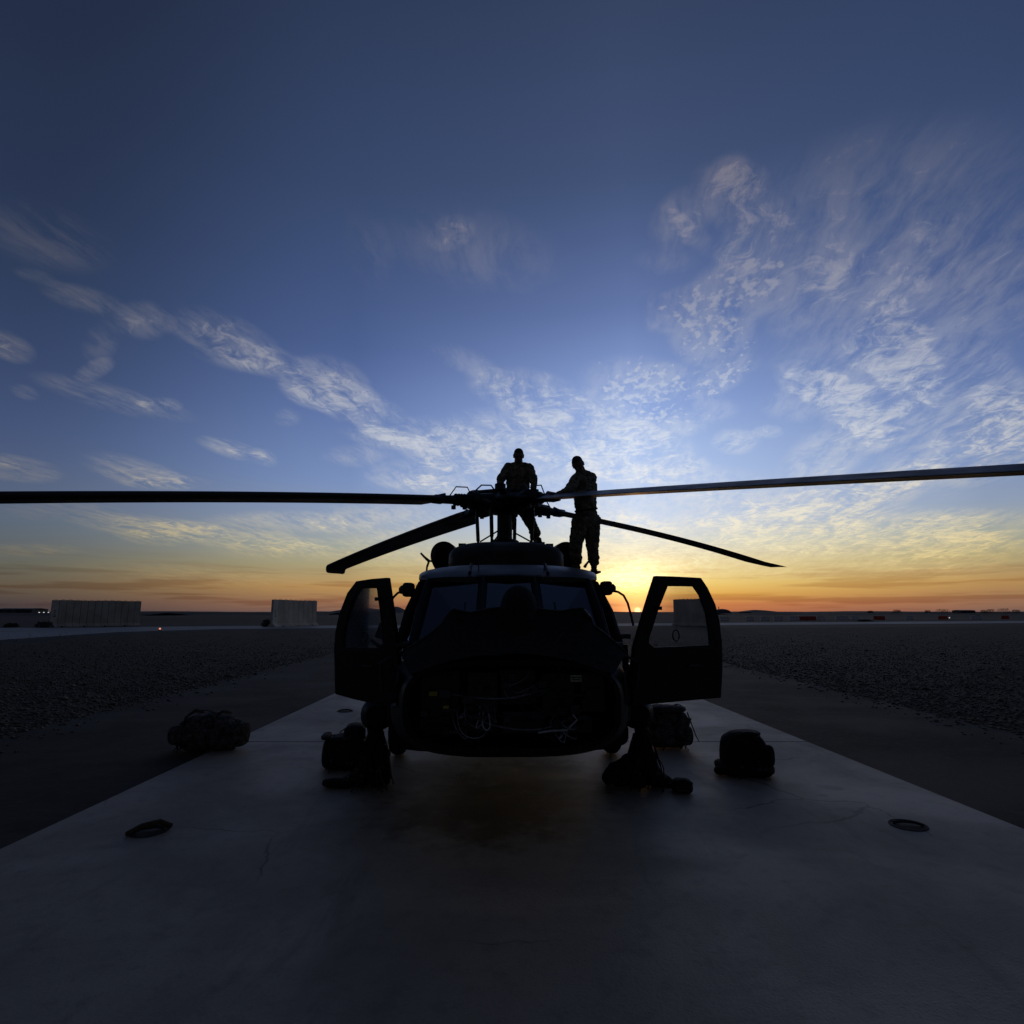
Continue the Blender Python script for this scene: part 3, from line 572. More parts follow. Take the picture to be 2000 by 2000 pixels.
# raised nose door (opened upward about its hinge below the windscreen)
sil = [(781, 1276), (797, 1266), (815, 1256), (843, 1236), (862, 1220), (871, 1206), (878, 1196), (887, 1190), (899, 1193), (918, 1197), (934, 1194), (950, 1190), (970, 1187.5), (990, 1186), (1010, 1185), (1035, 1186), (1055, 1190), (1075, 1193), (1098, 1194), (1118, 1190), (1137, 1188), (1148, 1196), (1154, 1207), (1158, 1220), (1180, 1237), (1201, 1255), (1213, 1265), (1224, 1276)]
low = [(800, 1318), (818, 1312), (838, 1304), (858, 1297), (880, 1291), (902, 1286), (925, 1282), (950, 1279), (975, 1277), (1000, 1276), (1025, 1277), (1050, 1279), (1073, 1282), (1095, 1286), (1117, 1291), (1138, 1297), (1158, 1304), (1180, 1311), (1200, 1316)]
n_ = len(sil)
def resample(pts, n):
    out = []
    for i in range(n):
        t = i / (n - 1) * (len(pts) - 1); k = min(int(t), len(pts) - 2); f = t - k
        out.append((pts[k][0] * (1 - f) + pts[k + 1][0] * f, pts[k][1] * (1 - f) + pts[k + 1][1] * f))
    return out
low = resample(low, n_)
ridge_top = [L(x, y, -4.10) for x, y in sil]; hinge = [L(x, y, -4.47 if 3 < i < n_ - 4 else -4.42) for i, (x, y) in enumerate(low)]
midr = [(a * .5 + b * .5) + Vector((0, .10 * math.sin(math.pi * i / (n_ - 1)), .01)) for i, (a, b) in enumerate(zip(ridge_top, hinge))]
back_ = [a + Vector((0, .10, -.015)) for a in ridge_top]; backh = [a + Vector((0, .16, .0)) for a in hinge]
backm = [a + Vector((0, .09, .03)) for a in midr]
nd_ = MB().loft([hinge, midr, ridge_top, back_, backm, backh, hinge], closed=False, cap0=False, cap1=False)
nd = H(nd_, 'nose_door', quilt, sharp=60)
MB().tube(ridge_top, .012, 6).build('seal', black, nd)
c = L(1013, 1188, -4.06)
MB().lathe([(.175, -.40), (.170, 0.0), (.160, .06), (.142, .11), (.115, .155), (.075, .19), (.03, .207), (0.004, .21)], c, (0, .12, 1), 20).build('sensor_housing', quilt, nd)
c1, c2 = L(1140, 1192, -4.13), L(1152, 1206, -4.13)
MB().tube([c1, c2], .018, 6).build('latch', steel, nd)  # steel bar added to stand for the bright reflection at the door corner
MB().tube([L(1100, 1236, -4.32), L(1060, 1290, -4.35)], .009, 6).build('prop_rod', steel, nd)
# side hinge housings, holding cables and mirrors
for sx, boxc, cab_ in ((-1, [(798, 1152)], [(789, 1155), (777, 1158), (768, 1167), (763, 1178), (762, 1190)]), (1, [(1184, 1149)], [(1191, 1153), (1207, 1156), (1218, 1163), (1226, 1178), (1232, 1200), (1237, 1222)])):
    c = L(*boxc[0], -3.05)
    o = H(MB().box(c, (.12, .16, .15)), 'position_light', black, smooth=False, bevel=.03)
    MB().lathe([(.05, 0), (.045, .03), (.02, .05)], (c.x + sx * .05, c.y - .02, c.z), (sx, -.3, 0), 12).build('lens', wireb, o)
    H(MB().tube([L(x, y, -3.15 - .02 * i) for i, (x, y) in enumerate(cab_)], .0125, 6), 'door_cable', black)
    H(MB().tube([M_((1.09, -3.5, 1.66), sx), M_((1.20, -3.52, 1.66), sx)], .022, 6), 'door_hinge', black)
    H(MB().tube([M_((1.16, -3.5, 1.05), sx), M_((1.25, -3.5, 1.05), sx)], .022, 6), 'door_hinge', black)
    H(MB().tube([M_((1.12, -3.62, 1.48), sx), M_((1.24, -3.66, 1.42), sx), M_((1.22, -3.6, 1.15), sx)], .016, 6), 'grab_handle', steel)
# chin glazing, low on both cheeks
for sx in (-1, 1):
    pts = [Vector((sx * (.955 + .006), -4.30, 1.40)), Vector((sx * 1.125, -3.72, 1.42)), Vector((sx * 1.13, -3.70, 1.22)), Vector((sx * 1.06, -3.95, 1.05)), Vector((sx * .975, -4.25, 1.12))]
    H(MB().prism(pts, (sx * .012, -.004, 0)), 'chin_window', wglass, smooth=False)

# cockpit doors: frame, lower skin, pane, glint ring
def door(outer_px, win_px, hinge_ly, slope, ring, sx):
    # plane through the hinge: ly = hinge_ly + slope * |x - xh|
    xh = L(outer_px[0][0], outer_px[0][1], hinge_ly).x
    def on(px, py, off=0.):
        d = RI @ ray(px, py); s_ = sx
        # LO + t d ; y = hinge_ly + slope*s*(x - xh)
        t = (hinge_ly + off - LO.y + slope * s_ * (LO.x - xh)) / (d.y - slope * s_ * d.x); return LO + d * t
    nrm = Vector((-slope * sx, 1, 0)).normalized()
    O = [on(*p) for p in outer_px]; I = [on(*p) for p in win_px]
    f = H(MB().frame(O, I, nrm * .055), 'cockpit_door', paint, smooth=False, bevel=.010)
    f['label'] = 'cockpit door swung open on its front hinge'
    MB().prism([p + nrm * .022 for p in I], nrm * .006).build('window_pane', dglass, f, smooth=False)
    c = on(*ring) + nrm * .014; a = nrm.cross(Vector((0, 0, 1))).normalized(); b = Vector((0, 0, 1))
    MB().tube([c + (a * math.cos(t) * .043 + b * math.sin(t) * .055) for t in [2 * math.pi * k / 20 for k in range(21)]], .007, 6).build('latch_ring', steel, f)  # steel ring modelling a ring of light reflected at the window
    MB().frame([p - nrm * .002 for p in I], [p * .97 + sum(I, Vector()) / len(I) * .03 - nrm * .002 for p in I], nrm * .02).build('window_seal', black, f, smooth=False)
    hd = on(*win_px[-1]) ; MB().box(hd + nrm * -.02 + Vector((0, 0, .0)), (.05, .03, .035)).build('catch', black, f, smooth=False)
    m = on(win_px[1][0] * .5 + win_px[2][0] * .5, 1300) - nrm * .012
    MB().tube([m, m + a * .16], .012, 6).build('door_handle', steel, f)
    return f, on, nrm
oL = [(755, 1128), (724, 1130.5), (695, 1135), (677.5, 1158), (662, 1198), (654, 1235), (652, 1268), (654, 1356), (690, 1366), (781, 1386), (779, 1310), (773, 1255), (765, 1198)]
iL = [(737, 1147), (719, 1147), (701, 1148.5), (690, 1164), (678, 1196), (670, 1234), (667.5, 1258), (668, 1266), (690, 1266.5), (740, 1267.5), (749, 1259), (746, 1216), (740, 1170)]
fL, onL, nL = door(oL, iL, -3.48, .80, (710, 1245), -1)
oR = [(1282, 1124.5), (1326, 1126), (1370, 1128.5), (1383, 1148), (1398, 1180), (1406, 1211), (1411, 1255), (1412, 1307), (1409, 1363), (1330, 1370), (1236, 1379), (1236, 1310), (1240, 1264), (1262, 1188)]
iR = [(1303, 1143), (1330, 1143), (1357, 1143.5), (1370, 1162), (1383, 1198), (1388, 1230), (1390.5, 1252), (1390, 1260), (1384, 1261), (1330, 1264), (1275, 1266), (1265, 1258), (1266, 1247), (1285, 1188)]
fR, onR, nR = door(oR, iR, -3.48, .48, (1322, 1241), 1)
# arm and map light behind the left pane
a0 = onL(718, 1250) + nL * .05; a1 = onL(738, 1268) + nL * .06
MB().tube([a0, a1], [.018, .03], 8).build('window_arm', black, fL)
a0 = onL(736, 1232) + nL * .06; MB().box(a0, (.09, .05, .16), Matrix.Rotation(R(18), 3, 'Y')).build('armrest', wireb, fL, smooth=False, bevel=.015)

# step fairings and main gear
for sx in (-1, 1):
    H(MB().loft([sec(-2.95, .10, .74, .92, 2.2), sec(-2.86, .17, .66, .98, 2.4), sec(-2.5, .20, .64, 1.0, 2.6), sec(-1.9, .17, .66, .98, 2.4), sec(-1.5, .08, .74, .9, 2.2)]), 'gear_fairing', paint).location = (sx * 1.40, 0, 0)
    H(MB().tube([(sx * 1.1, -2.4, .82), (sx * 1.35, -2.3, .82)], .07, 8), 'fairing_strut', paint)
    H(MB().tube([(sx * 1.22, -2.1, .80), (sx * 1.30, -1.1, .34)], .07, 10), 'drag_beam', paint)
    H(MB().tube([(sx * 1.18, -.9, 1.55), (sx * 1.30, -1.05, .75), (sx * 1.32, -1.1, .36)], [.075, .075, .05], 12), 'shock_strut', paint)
    wh = H(MB().lathe([(.10, -.10), (.20, -.115), (.29, -.10), (.325, -.06), (.335, 0), (.325, .06), (.29, .10), (.20, .115), (.10, .10)], (sx * 1.42, -1.1, .335 + PADZ), (1, 0, 0), 32), 'main_wheel', rub)
    MB().lathe([(.02, -.09), (.17, -.085), (.19, -.105), (.19, .105), (.17, .085), (.02, .09)], (sx * 1.42, -1.1, .335 + PADZ), (1, 0, 0), 24).build('rim', steel, wh)
    # engines, cowls, exhausts
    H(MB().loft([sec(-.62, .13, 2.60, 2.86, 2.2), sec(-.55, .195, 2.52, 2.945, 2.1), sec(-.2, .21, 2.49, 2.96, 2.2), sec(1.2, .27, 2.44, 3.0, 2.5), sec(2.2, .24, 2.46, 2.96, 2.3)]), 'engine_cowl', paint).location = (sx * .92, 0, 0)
    H(MB().lathe([(.14, 0), (.13, .05), (.06, .08), (.05, .2)], (sx * .92, -.60, 2.73), (0, 1, 0), 20), 'engine_inlet', black)
    H(MB().lathe([(.19, 0), (.19, .35), (.16, .36), (.16, .1)], (sx * 1.08, 2.15, 2.72), (sx * .25, 1, 0), 20), 'exhaust', black)
    # cabin side door and windows
    cd = H(MB().box((sx * 1.195, -.1, 1.35), (.03, 1.6, 1.35)), 'cabin_door', paint, smooth=False, bevel=.02)
    for y in (-.5, .3): MB().box((sx * 1.215, y, 1.62), (.012, .58, .5)).build('cabin_window', wglass, cd, smooth=False, bevel=.005)
    H(MB().box((sx * 1.19, -1.7, 1.72), (.03, .7, .5)), 'gunner_window', wglass, smooth=False)
# forward sliding cover on the roof, slid open
q8 = [((880, 1103), (892, 1074), (903, 1060))]
cv = [sec(-2.02, .60, 2.36, 2.66, 3.0, .10), sec(-1.96, .68, 2.36, 2.73, 3.2, .12), sec(-1.8, .74, 2.36, 2.795, 3.6, .14), sec(-1.55, .77, 2.36, 2.825, 3.8, .16), sec(-.95, .80, 2.36, 2.85, 4.0, .16)]
cvo = H(MB().loft(cv), 'roof_cover', paint)
cvo.data.materials[0] = mat('cover_paint', (.034, .033, .028), .62, .3, 4)
MB().box((0, -2.00, 2.615), (.34, .05, .015)).build('vent_slot', black, cvo, smooth=False)
for sx in (-1, 1): MB().box((sx * .60, -1.30, 2.80), (.10, .12, .05)).build('cover_catch', black, cvo, smooth=False)
# upper deck behind, on which the men stand
H(MB().loft([sec(-.35, .70, 2.42, 2.70, 5), sec(0.0, .74, 2.42, 2.90, 5), sec(1.4, .74, 2.42, 2.93, 5), sec(2.6, .5, 2.3, 2.7, 3), sec(3.6, .25, 2.1, 2.35, 3)]), 'upper_deck', paint)
# pitot tubes, aerials
for (a, b, c_) in (((822, 1080.5), (829, 1088), (838, 1096)), ((1150, 1096), (1146, 1101), (1142, 1107))):
    p0, p1, p2 = L(*a, -2.3), L(*b, -2.25), L(*c_, -2.2)
    H(MB().tube([p0, p1, p2], [.012, .014, .02], 8), 'pitot_tube', black)
H(MB().tube([L(834, 1107, -2.2), L(833, 1118, -2.2)], .012, 6), 'aerial', black)
H(MB().tube([L(845, 1096, -2.2), L(838, 1096, -2.2), L(834, 1107, -2.2)], .014, 6), 'pitot_strut', black)
for px in (935, 1063): H(MB().tube([L(px, 1094, -2.9), L(px, 1116, -3.0)], .008, 6), 'aerial', black)
# tail
H(MB().loft([[Vector((x, y, z)) for x, y, z in ((-.10, 8.3, 1.6), (.10, 8.3, 1.6), (.10, 9.4, 1.6), (-.10, 9.4, 1.6))], [Vector((x, y, z)) for x, y, z in ((-.05, 9.5, 3.25), (.05, 9.5, 3.25), (.05, 10.1, 3.25), (-.05, 10.1, 3.25))]]), 'tail_fin', paint, smooth=False)
H(MB().box((0, 9.3, 1.75), (3.4, .85, .09)), 'stabilator', paint, smooth=False, bevel=.03)
tr = H(MB().lathe([(.12, 0), (.12, .2)], (.08, 9.85, 3.2), (1, 0, .3), 16), 'tail_rotor', black)
for k in range(4):
    a = R(20 + 90 * k); d = Vector((0, math.cos(a), math.sin(a))); c = Vector((.26, 9.85, 3.2))
    MB().tube([c, c + d * 1.5], [.05, .07], 4).build('blade', bladem, tr, smooth=False)
tw = H(MB().tube([(0, 7.4, 1.5), (0, 7.9, .3)], .05, 8), 'tail_gear', paint)
MB().lathe([(.05, -.07), (.17, -.06), (.19, 0), (.17, .06), (.05, .07)], (0, 7.9, .19 + PADZ), (1, 0, 0), 20).build('tail_wheel', rub, tw)

# ---- main rotor
HZ = 3.62
mast = H(MB().lathe([(.20, 2.85), (.20, 2.93), (.145, 2.96), (.13, 3.0), (.118, 3.15), (.118, 3.50)], (0, 0, 0), n=24), 'rotor_mast', steel)
mast.data.materials[0] = mat('mast_paint', (.055, .050, .038), .6, .3, 8)
H(MB().lathe([(.14, 2.94), (.20, 2.95), (.23, 2.97), (.23, 3.01), (.20, 3.03), (.14, 3.04)], n=28), 'swashplate', black)
hub = H(MB().lathe([(.12, 3.44), (.24, 3.46), (.33, 3.52), (.36, 3.60), (.34, 3.68), (.24, 3.74), (.16, 3.77), (.14, 3.80), (.05, 3.82)], n=28), 'rotor_hub', black)
ab = MB()
BL = [(50.2, .030, .0062), (-37.1, .058, .0033), (234.0, .080, .0040), (144.0, .110, .0010)]
PIT = [8, 11, 4, 9.9]
for k in range(4):
    a = R(BL[k][0] + 45 + 0); d = Vector((math.sin(a), math.cos(a), 0)); s_ = d.cross(Vector((0, 0, 1)))
    H(MB().tube([Vector((0, 0, 3.81)), Vector((0, 0, 3.81)) + d * .46], [.075, .045], 6).lathe([(.05, -.05), (.085, -.045), (.085, .045), (.05, .05)], Vector((0, 0, 3.80)) + d * .47, (0, 0, 1), 14), 'vibration_absorber', black)
def zdroop(r, a, b): rr = max(r - .5, 0); return HZ - a * rr - b * rr * rr
for k, (deg, a_, b_) in enumerate(BL):
    # world direction, taken into the helicopter's frame
    ang = R(deg) + HYAW; d = Vector((math.sin(ang), math.cos(ang), 0)); lead = Vector((-d.y, d.x, 0)); up = Vector((0, 0, 1))
    pt = lambda r, ch=0., h=0.: d * r + lead * ch + up * (zdroop(r, a_, b_) + h)
    arm = H(MB().tube([pt(.25), pt(.45), pt(.62)], [.15, .12, .11], 10), 'hub_arm', black)
    MB().lathe([(.10, -.07), (.145, -.06), (.145, .06), (.10, .07)], pt(.60), d, 18).build('bearing', black, arm)
    MB().tube([pt(.55), pt(.80), pt(1.22)], [.085, .075, .062], 12).build('spindle', black, arm)
    mm = MB()
    for j in range(5): mm.lathe([(.07, 0), (.098, .008), (.098, .022), (.07, .03)], pt(.70 + .05 * j), d, 12)
    mm.build('bearing_stack', black, arm)
    MB().tube([pt(.52, .05, .0), pt(.47, .20, -.05), pt(.43, .25, -.08)], [.05, .04, .035], 8).build('pitch_horn', black, arm)
    pr = pt(.43, .25, -.08); pb = Vector((pr.x * .93, pr.y * .93, 2.95))
    H(MB().tube([pb, pb + (pr - pb) * .12, pb + (pr - pb) * .16, pb + (pr - pb) * .84, pb + (pr - pb) * .88, pr], [.022, .022, .03, .03, .022, .022], 8), 'pitch_rod', black)
    MB().tube([pt(.20, -.26, .02), pt(.45, -.24, .02), pt(.46, -.24, .02), pt(.80, -.16, .0)], [.055, .055, .028, .028], 10).build('lag_damper', black, arm)
    # de-icing harness looping over the root
    MB().tube([pt(.18, .02, .17), pt(.30, .05, .26), pt(.48, .05, .24), pt(.60, .03, .13)], .012, 6).build('cable_loop', wireb, arm)
    MB().tube([pt(.66, .03, .08), pt(.72, .02, .20), pt(.92, .02, .20), pt(1.02, .0, .06)], .010, 6).build('guard_wire', black, arm)
    mm = MB()
    for j in range(4): mm.box(pt(.62 + .10 * j, .05 * (-1) ** j, -.09 - .02 * (j % 2)), (.05, .05, .06), Matrix.Rotation(ang, 3, 'Z'))
    mm.build('clamp', black, arm, smooth=False)
    # blade
    rs = [1.10, 1.13, 1.20, 1.30] + list(np.linspace(1.9, 7.5, 22)) + [7.65, 7.8, 8.0, 8.16, 8.18]
    secs = []
    for r in rs:
        tw = R(PIT[k] - (.8 if k in (0, 3) else 4.0) * (r - 1) / 7)
        sweep = 0. if r < 7.55 else -math.tan(R(20)) * (r - 7.55)
        w = .53 if r >= 1.30 else .16 + (.53 - .16) * max(0, (r - 1.10) / .20)
        if r > 8.1: w *= .9
        th_ = .052 if r >= 1.30 else .10 - .048 * max(0, (r - 1.10) / .20)
        prof = [(.25, 0), (.235, .38), (.19, .75), (.10, 1.0), (-.05, .92), (-.30, .55), (-.60, .18), (-.74, .05), (-.75, 0), (-.74, -.05), (-.60, -.10), (-.30, -.35), (-.05, -.62), (.10, -.72), (.19, -.58), (.235, -.3)]
        sc_ = []
        for cx_, t_ in prof:
            x_ = cx_ * w + sweep; z_ = t_ * th_ * (w / .53 if r >= 1.30 else 1)
            sc_.append(pt(r, x_ * math.cos(tw) - z_ * math.sin(tw), x_ * math.sin(tw) + z_ * math.cos(tw)))
        secs.append(sc_)
    bl = H(MB().loft(secs), 'rotor_blade', bladem, sharp=50)
    MB().box(pt(1.22, 0, 0), (.16, .18, .12), Matrix.Rotation(-ang, 3, 'Z')).build('root_cuff', black, bl, smooth=False, bevel=.02)
# scissor links and fixed rods round the mast
for (x0, y0), (x1, y1) in (((938, 1058), (974, 1036)), ((965, 1057), (978, 1038)), ((1035, 1057), (1004, 1040))):
    H(MB().tube([L(x0, y0, -.25), L(x1, y1, -.1)], .012, 6), 'scissor_link', black)

# ------------------------------------------------------------------ people
def capsule(m, a, b, ra, rb, n=12):
    a, b = Vector(a), Vector(b); d = (b - a); l = d.length; d = d / l if l > 1e-6 else Vector((0, 0, 1)); pts = []; rs = []
    for k in range(4): t = math.pi / 2 * k / 4; pts.append(a - d * ra * math.cos(t)); rs.append(max(ra * math.sin(t), .002))
    pts.append(a); rs.append(ra); pts.append(b); rs.append(rb)
    for k in range(1, 5): t = math.pi / 2 * k / 4; pts.append(b + d * rb * math.sin(t)); rs.append(max(rb * math.cos(t), .002))
    m.tube(pts, rs, n)
def remesh(o, vox, smooth=3):
    r = o.modifiers.new('remesh', 'REMESH'); r.mode = 'VOXEL'; r.voxel_size = vox; r.use_smooth_shade = True
    s_ = o.modifiers.new('smooth', 'SMOOTH'); s_.factor = .5; s_.iterations = smooth
def wrinkle(o, strength, size):
    t = bpy.data.textures.new('folds', 'CLOUDS'); t.noise_scale = size
    d = o.modifiers.new('folds', 'DISPLACE'); d.texture = t; d.strength = strength; d.mid_level = .5
def build_person(name, J, base, label, group):
    root = empty(name, base); tag(root, label, 'person', group); b0 = Vector(base)
    J = {k: Vector(v) - b0 for k, v in J.items()}
    fwd = J['face'].normalized() if 'face' in J else Vector((0, -1, 0))
    fwd = (J['nose'] - J['head']).normalized()
    up = (J['head'] - J['neck']).normalized(); side = fwd.cross(up).normalized(); fwd = up.cross(side).normalized()
    head = J['head']
    def hp(s_, f, u): return head + side * s_ + fwd * f + up * u
    m = MB()
    # head: skull, jaw, nose, brow, ears
    capsule(m, hp(0, -.016, .035), hp(0, .012, .025), .086, .084); capsule(m, hp(0, .018, -.03), hp(0, .044, -.088), .073, .054)
    capsule(m, hp(0, .098, -.005), hp(0, .112, -.035), .010, .017, 8); capsule(m, hp(-.035, .082, .02), hp(.035, .082, .02), .016, .016, 8)
    capsule(m, hp(-.02, .088, -.068), hp(.02, .088, -.068), .011, .011, 8)
    for sx in (-1, 1): capsule(m, hp(sx * .082, -.008, .015), hp(sx * .083, -.004, -.03), .016, .012, 8)
    capsule(m, J['neck'] - Vector((0, 0, .03)), hp(0, -.012, -.05), .078, .068)
    # torso and limbs under the clothes
    capsule(m, J['pelvis'], J['chest'], .13, .14); capsule(m, J['chest'], J['neck'], .13, .065)
    for s_ in 'LR':
        capsule(m, J['sh' + s_], J['el' + s_], .058, .045); capsule(m, J['el' + s_], J['wr' + s_], .043, .030)
        capsule(m, J['chest'], J['sh' + s_], .10, .062)
        capsule(m, J['hip' + s_], J['kn' + s_], .085, .058); capsule(m, J['kn' + s_], J['an' + s_], .055, .042)
        # hand: palm, four fingers of different length, thumb from the side
        w, hnd = J['wr' + s_], J['ha' + s_]; hd = (hnd - w).normalized(); sd_ = hd.cross(Vector((0, 0, 1)))
        sd_ = sd_.normalized() if sd_.length > .1 else Vector((1, 0, 0)); nn = sd_.cross(hd).normalized()
        for k in range(4): capsule(m, w + sd_ * (k - 1.5) * .014, hnd + sd_ * (k - 1.5) * .019, .016, .015, 8)
        for k, ln in enumerate((.062, .074, .070, .055)):
            k0 = hnd + sd_ * (k - 1.5) * .021; k1 = k0 + hd * ln * .55 - nn * .010; k2 = k1 + hd * ln * .35 - nn * .028
            capsule(m, k0, k1, .0105, .0095, 8); capsule(m, k1, k2, .0095, .0085, 8)
        t0 = w + hd * .03 + sd_ * -.03; t1 = t0 + hd * .035 - sd_ * .030; capsule(m, t0, t1, .013, .011, 8); capsule(m, t1, t1 + hd * .03 - sd_ * .006, .011, .009, 8)
    body = m.build('body', skin, root); remesh(body, .0075, 2)
    # eyes and hair
    for sx in (-1, 1): MB().ball(hp(sx * .032, .083, .004), .011, 8, 6).build('eye', hairm, root)
    m = MB(); capsule(m, hp(0, -.024, .050), hp(0, .010, .056), .083, .074); capsule(m, hp(0, -.032, .0), hp(0, -.034, -.03), .076, .062)
    hr = m.build('hair', hairm, root); remesh(hr, .01, 2)
    # jacket with collar, sleeves, pockets
    m = MB()
    cw = (J['shR'] - J['shL']).normalized(); cf = Vector((-cw.y, cw.x, 0)).normalized()
    if cf.dot(fwd) < 0: cf = -cf
    for u in (-.075, 0, .075):
        capsule(m, J['waist'] + cw * u * .95 - Vector((0, 0, .05)), J['chest'] + cw * u * 1.15, .118, .125, 14)
    capsule(m, J['chest'], J['neck'] - Vector((0, 0, .02)), .14, .088); capsule(m, J['pelvis'] + Vector((0, 0, .06)), J['waist'], .150, .138)
    capsule(m, J['pelvis'] + cw * .05 + Vector((0, 0, .02)), J['waist'] + cw * .04, .135, .125); capsule(m, J['pelvis'] - cw * .05 + Vector((0, 0, .02)), J['waist'] - cw * .04, .135, .125)
    for s_ in 'LR':
        capsule(m, J['chest'] + (J['sh' + s_] - J['chest']) * .3 + Vector((0, 0, .02)), J['sh' + s_], .115, .086)
        capsule(m, J['neck'] - Vector((0, 0, .035)), J['sh' + s_] + Vector((0, 0, .012)), .085, .074)
        capsule(m, J['sh' + s_], J['el' + s_], .083, .074); capsule(m, J['el' + s_], J['el' + s_] + (J['wr' + s_] - J['el' + s_]) * .86, .068, .050)
    jk = m.build('jacket', uniform, root); remesh(jk, .010, 3); wrinkle(jk, .040, .055)
    cl = J['neck'] + Vector((0, 0, .005)); cr = []
    MB().tube([cl + (cw * math.cos(t) * .072 + cf * math.sin(t) * .075) + Vector((0, 0, -.012 * math.sin(t))) for t in [2 * math.pi * k / 14 for k in range(15)]], .020, 8).build('collar', uniform, root)
    for sx in (-1, 1): MB().box(J['chest'] + cw * sx * .085 + cf * .118 + Vector((0, 0, -.02)), (.11, .035, .12), Matrix.Rotation(math.atan2(cw.y, cw.x), 3, 'Z')).build('chest_pocket', uniform, root, smooth=False, bevel=.012)
    # trousers with cargo pockets
    m = MB()
    capsule(m, J['hipL'], J['hipR'], .135, .135); capsule(m, J['pelvis'] + Vector((0, 0, .05)), J['pelvis'] - Vector((0, 0, .05)), .145, .13)
    for s_ in 'LR':
        capsule(m, J['hip' + s_], J['kn' + s_], .124, .098); capsule(m, J['kn' + s_], J['an' + s_] + Vector((0, 0, .06)), .090, .080)
        capsule(m, J['kn' + s_] + (J['an' + s_] - J['kn' + s_]) * .55, J['an' + s_] + Vector((0, 0, .07)), .088, .082)
    tr_ = m.build('trousers', uniform, root); remesh(tr_, .010, 3); wrinkle(tr_, .050, .06)
    for s_, sx in (('L', -1), ('R', 1)):
        c = J['hip' + s_] * .5 + J['kn' + s_] * .5 + cw * sx * .088
        MB().box(c, (.045, .13, .16), Matrix.Rotation(math.atan2(cw.y, cw.x), 3, 'Z')).build('cargo_pocket', uniform, root, smooth=False, bevel=.02)
        an, to = J['an' + s_], J['to' + s_]; f_ = (to - an); f_.z = 0; f_.normalize(); m = MB()
        capsule(m, an + Vector((0, 0, .14)), an, .056, .052); capsule(m, an + Vector((0, 0, -.035)) - f_ * .04, an + f_ * .10 + Vector((0, 0, -.045)), .046, .044); capsule(m, an + f_ * .08 + Vector((0, 0, -.05)), an + f_ * .165 + Vector((0, 0, -.058)), .045, .034)
        bt = m.build('boot', boot, root); remesh(bt, .009, 2)
        MB().prism([an + f_ * x + f_.cross(Vector((0, 0, 1))) * y + Vector((0, 0, -.105)) for x, y in ((-.09, -.035), (-.05, -.045), (.08, -.05), (.17, -.04), (.2, 0), (.17, .04), (.08, .05), (-.05, .045), (-.09, .035))], (0, 0, .03)).build('boot_sole', black, bt, smooth=False)
    MB().tube([J['pelvis'] + Vector((0, 0, .10)) + cw * math.cos(t) * .175 + cf * math.sin(t) * .150 for t in [2 * math.pi * k / 20 for k in range(21)]], .017, 6).build('belt', strapm, root)
    return root
# the man standing behind the rotor head, both hands on it
d1 = 10.02
J1 = dict(head=P(1013, 890.5, d1 - .06), nose=P(1014, 895, d1 - .18), neck=P(1012.5, 907, d1), shL=P(992.5, 914, d1 - .02), shR=P(1033, 914, d1 - .02), elL=P(977.5, 937, d1 - .10), elR=P(1042, 936, d1 - .10),
    wrL=P(977, 957, d1 - .24), haL=P(978, 963, d1 - .30), wrR=P(1042, 957, d1 - .22), haR=P(1040, 963, d1 - .28), chest=P(1012, 927, d1), waist=P(1012, 955, d1 + .03), pelvis=P(1011, 983, d1 + .08),
    hipL=P(1001, 990, d1 + .06), hipR=P(1022, 990, d1 + .06), knL=P(992, 1024, d1 - .02), knR=P(1037, 1022, d1 - .02), anL=P(990, 1054, d1 + .05), anR=P(1047, 1049, d1 + .1), toL=P(986, 1060, d1 - .15), toR=P(1056, 1058, d1 - .1))
zf = min(J1['anL'].z, J1['anR'].z) - .105
build_person('person', J1, (J1['pelvis'].x, d1, zf), 'person in camouflage uniform standing behind the rotor head, both hands resting on it', 'aircrew on the helicopter')
# small work platforms under his boots so that he stands on the aircraft
for k in ('anL', 'anR'):
    p = toL(J1[k]); zt = p.z - .106
    H(MB().box((p.x, p.y - .03, (zt + 2.86) / 2), (.26, .40, zt - 2.86)), 'deck_step', paint, smooth=False, bevel=.01)
# the man on the right, leaning his forearm on the blade and looking at the camera
d2 = 8.82
J2 = dict(head=P(1129, 907.5, d2 - .10), nose=P(1124.5, 913, d2 - .23), neck=P(1136, 923, d2 - .04), shL=P(1125.5, 935.5, d2 - .16), shR=P(1154.5, 933, d2 + .10), elL=P(1110.5, 960, d2 - .34), elR=P(1150, 963, d2 - .22),
    wrL=P(1088, 966.5, d2 - .30), haL=P(1078, 966, d2 - .27), wrR=P(1122, 966, d2 - .36), haR=P(1113, 967, d2 - .40), chest=P(1142, 951, d2), waist=P(1144, 984, d2 + .02), pelvis=P(1145, 1009, d2 + .02),
    hipL=P(1134, 1019, d2 - .05), hipR=P(1156, 1018, d2 + .07), knL=P(1124, 1065, d2 - .10), knR=P(1157, 1066, d2 + .04), anL=P(1126, 1103, d2 - .02), anR=P(1160, 1103, d2 + .10), toL=P(1116, 1109, d2 - .18), toR=P(1160, 1116, d2 - .12))
build_person('person', J2, (J2['pelvis'].x, d2, J2['anR'].z - .105), 'person in camouflage uniform standing on the cabin roof, leaning a forearm on the rotor blade', 'aircrew on the helicopter')
zt = min(J2['anL'].z, J2['anR'].z) - .107; pa, pb_ = toL(J2['anL']), toL(J2['anR'])
wp = H(MB().box(((pa.x + pb_.x) / 2 - .05, (pa.y + pb_.y) / 2 - .05, zt - .015), (pb_.x - pa.x + .16, .62, .03)), 'work_platform', paint, smooth=False, bevel=.006)
wp['label'] = 'engine cowl panel folded down as a work platform'
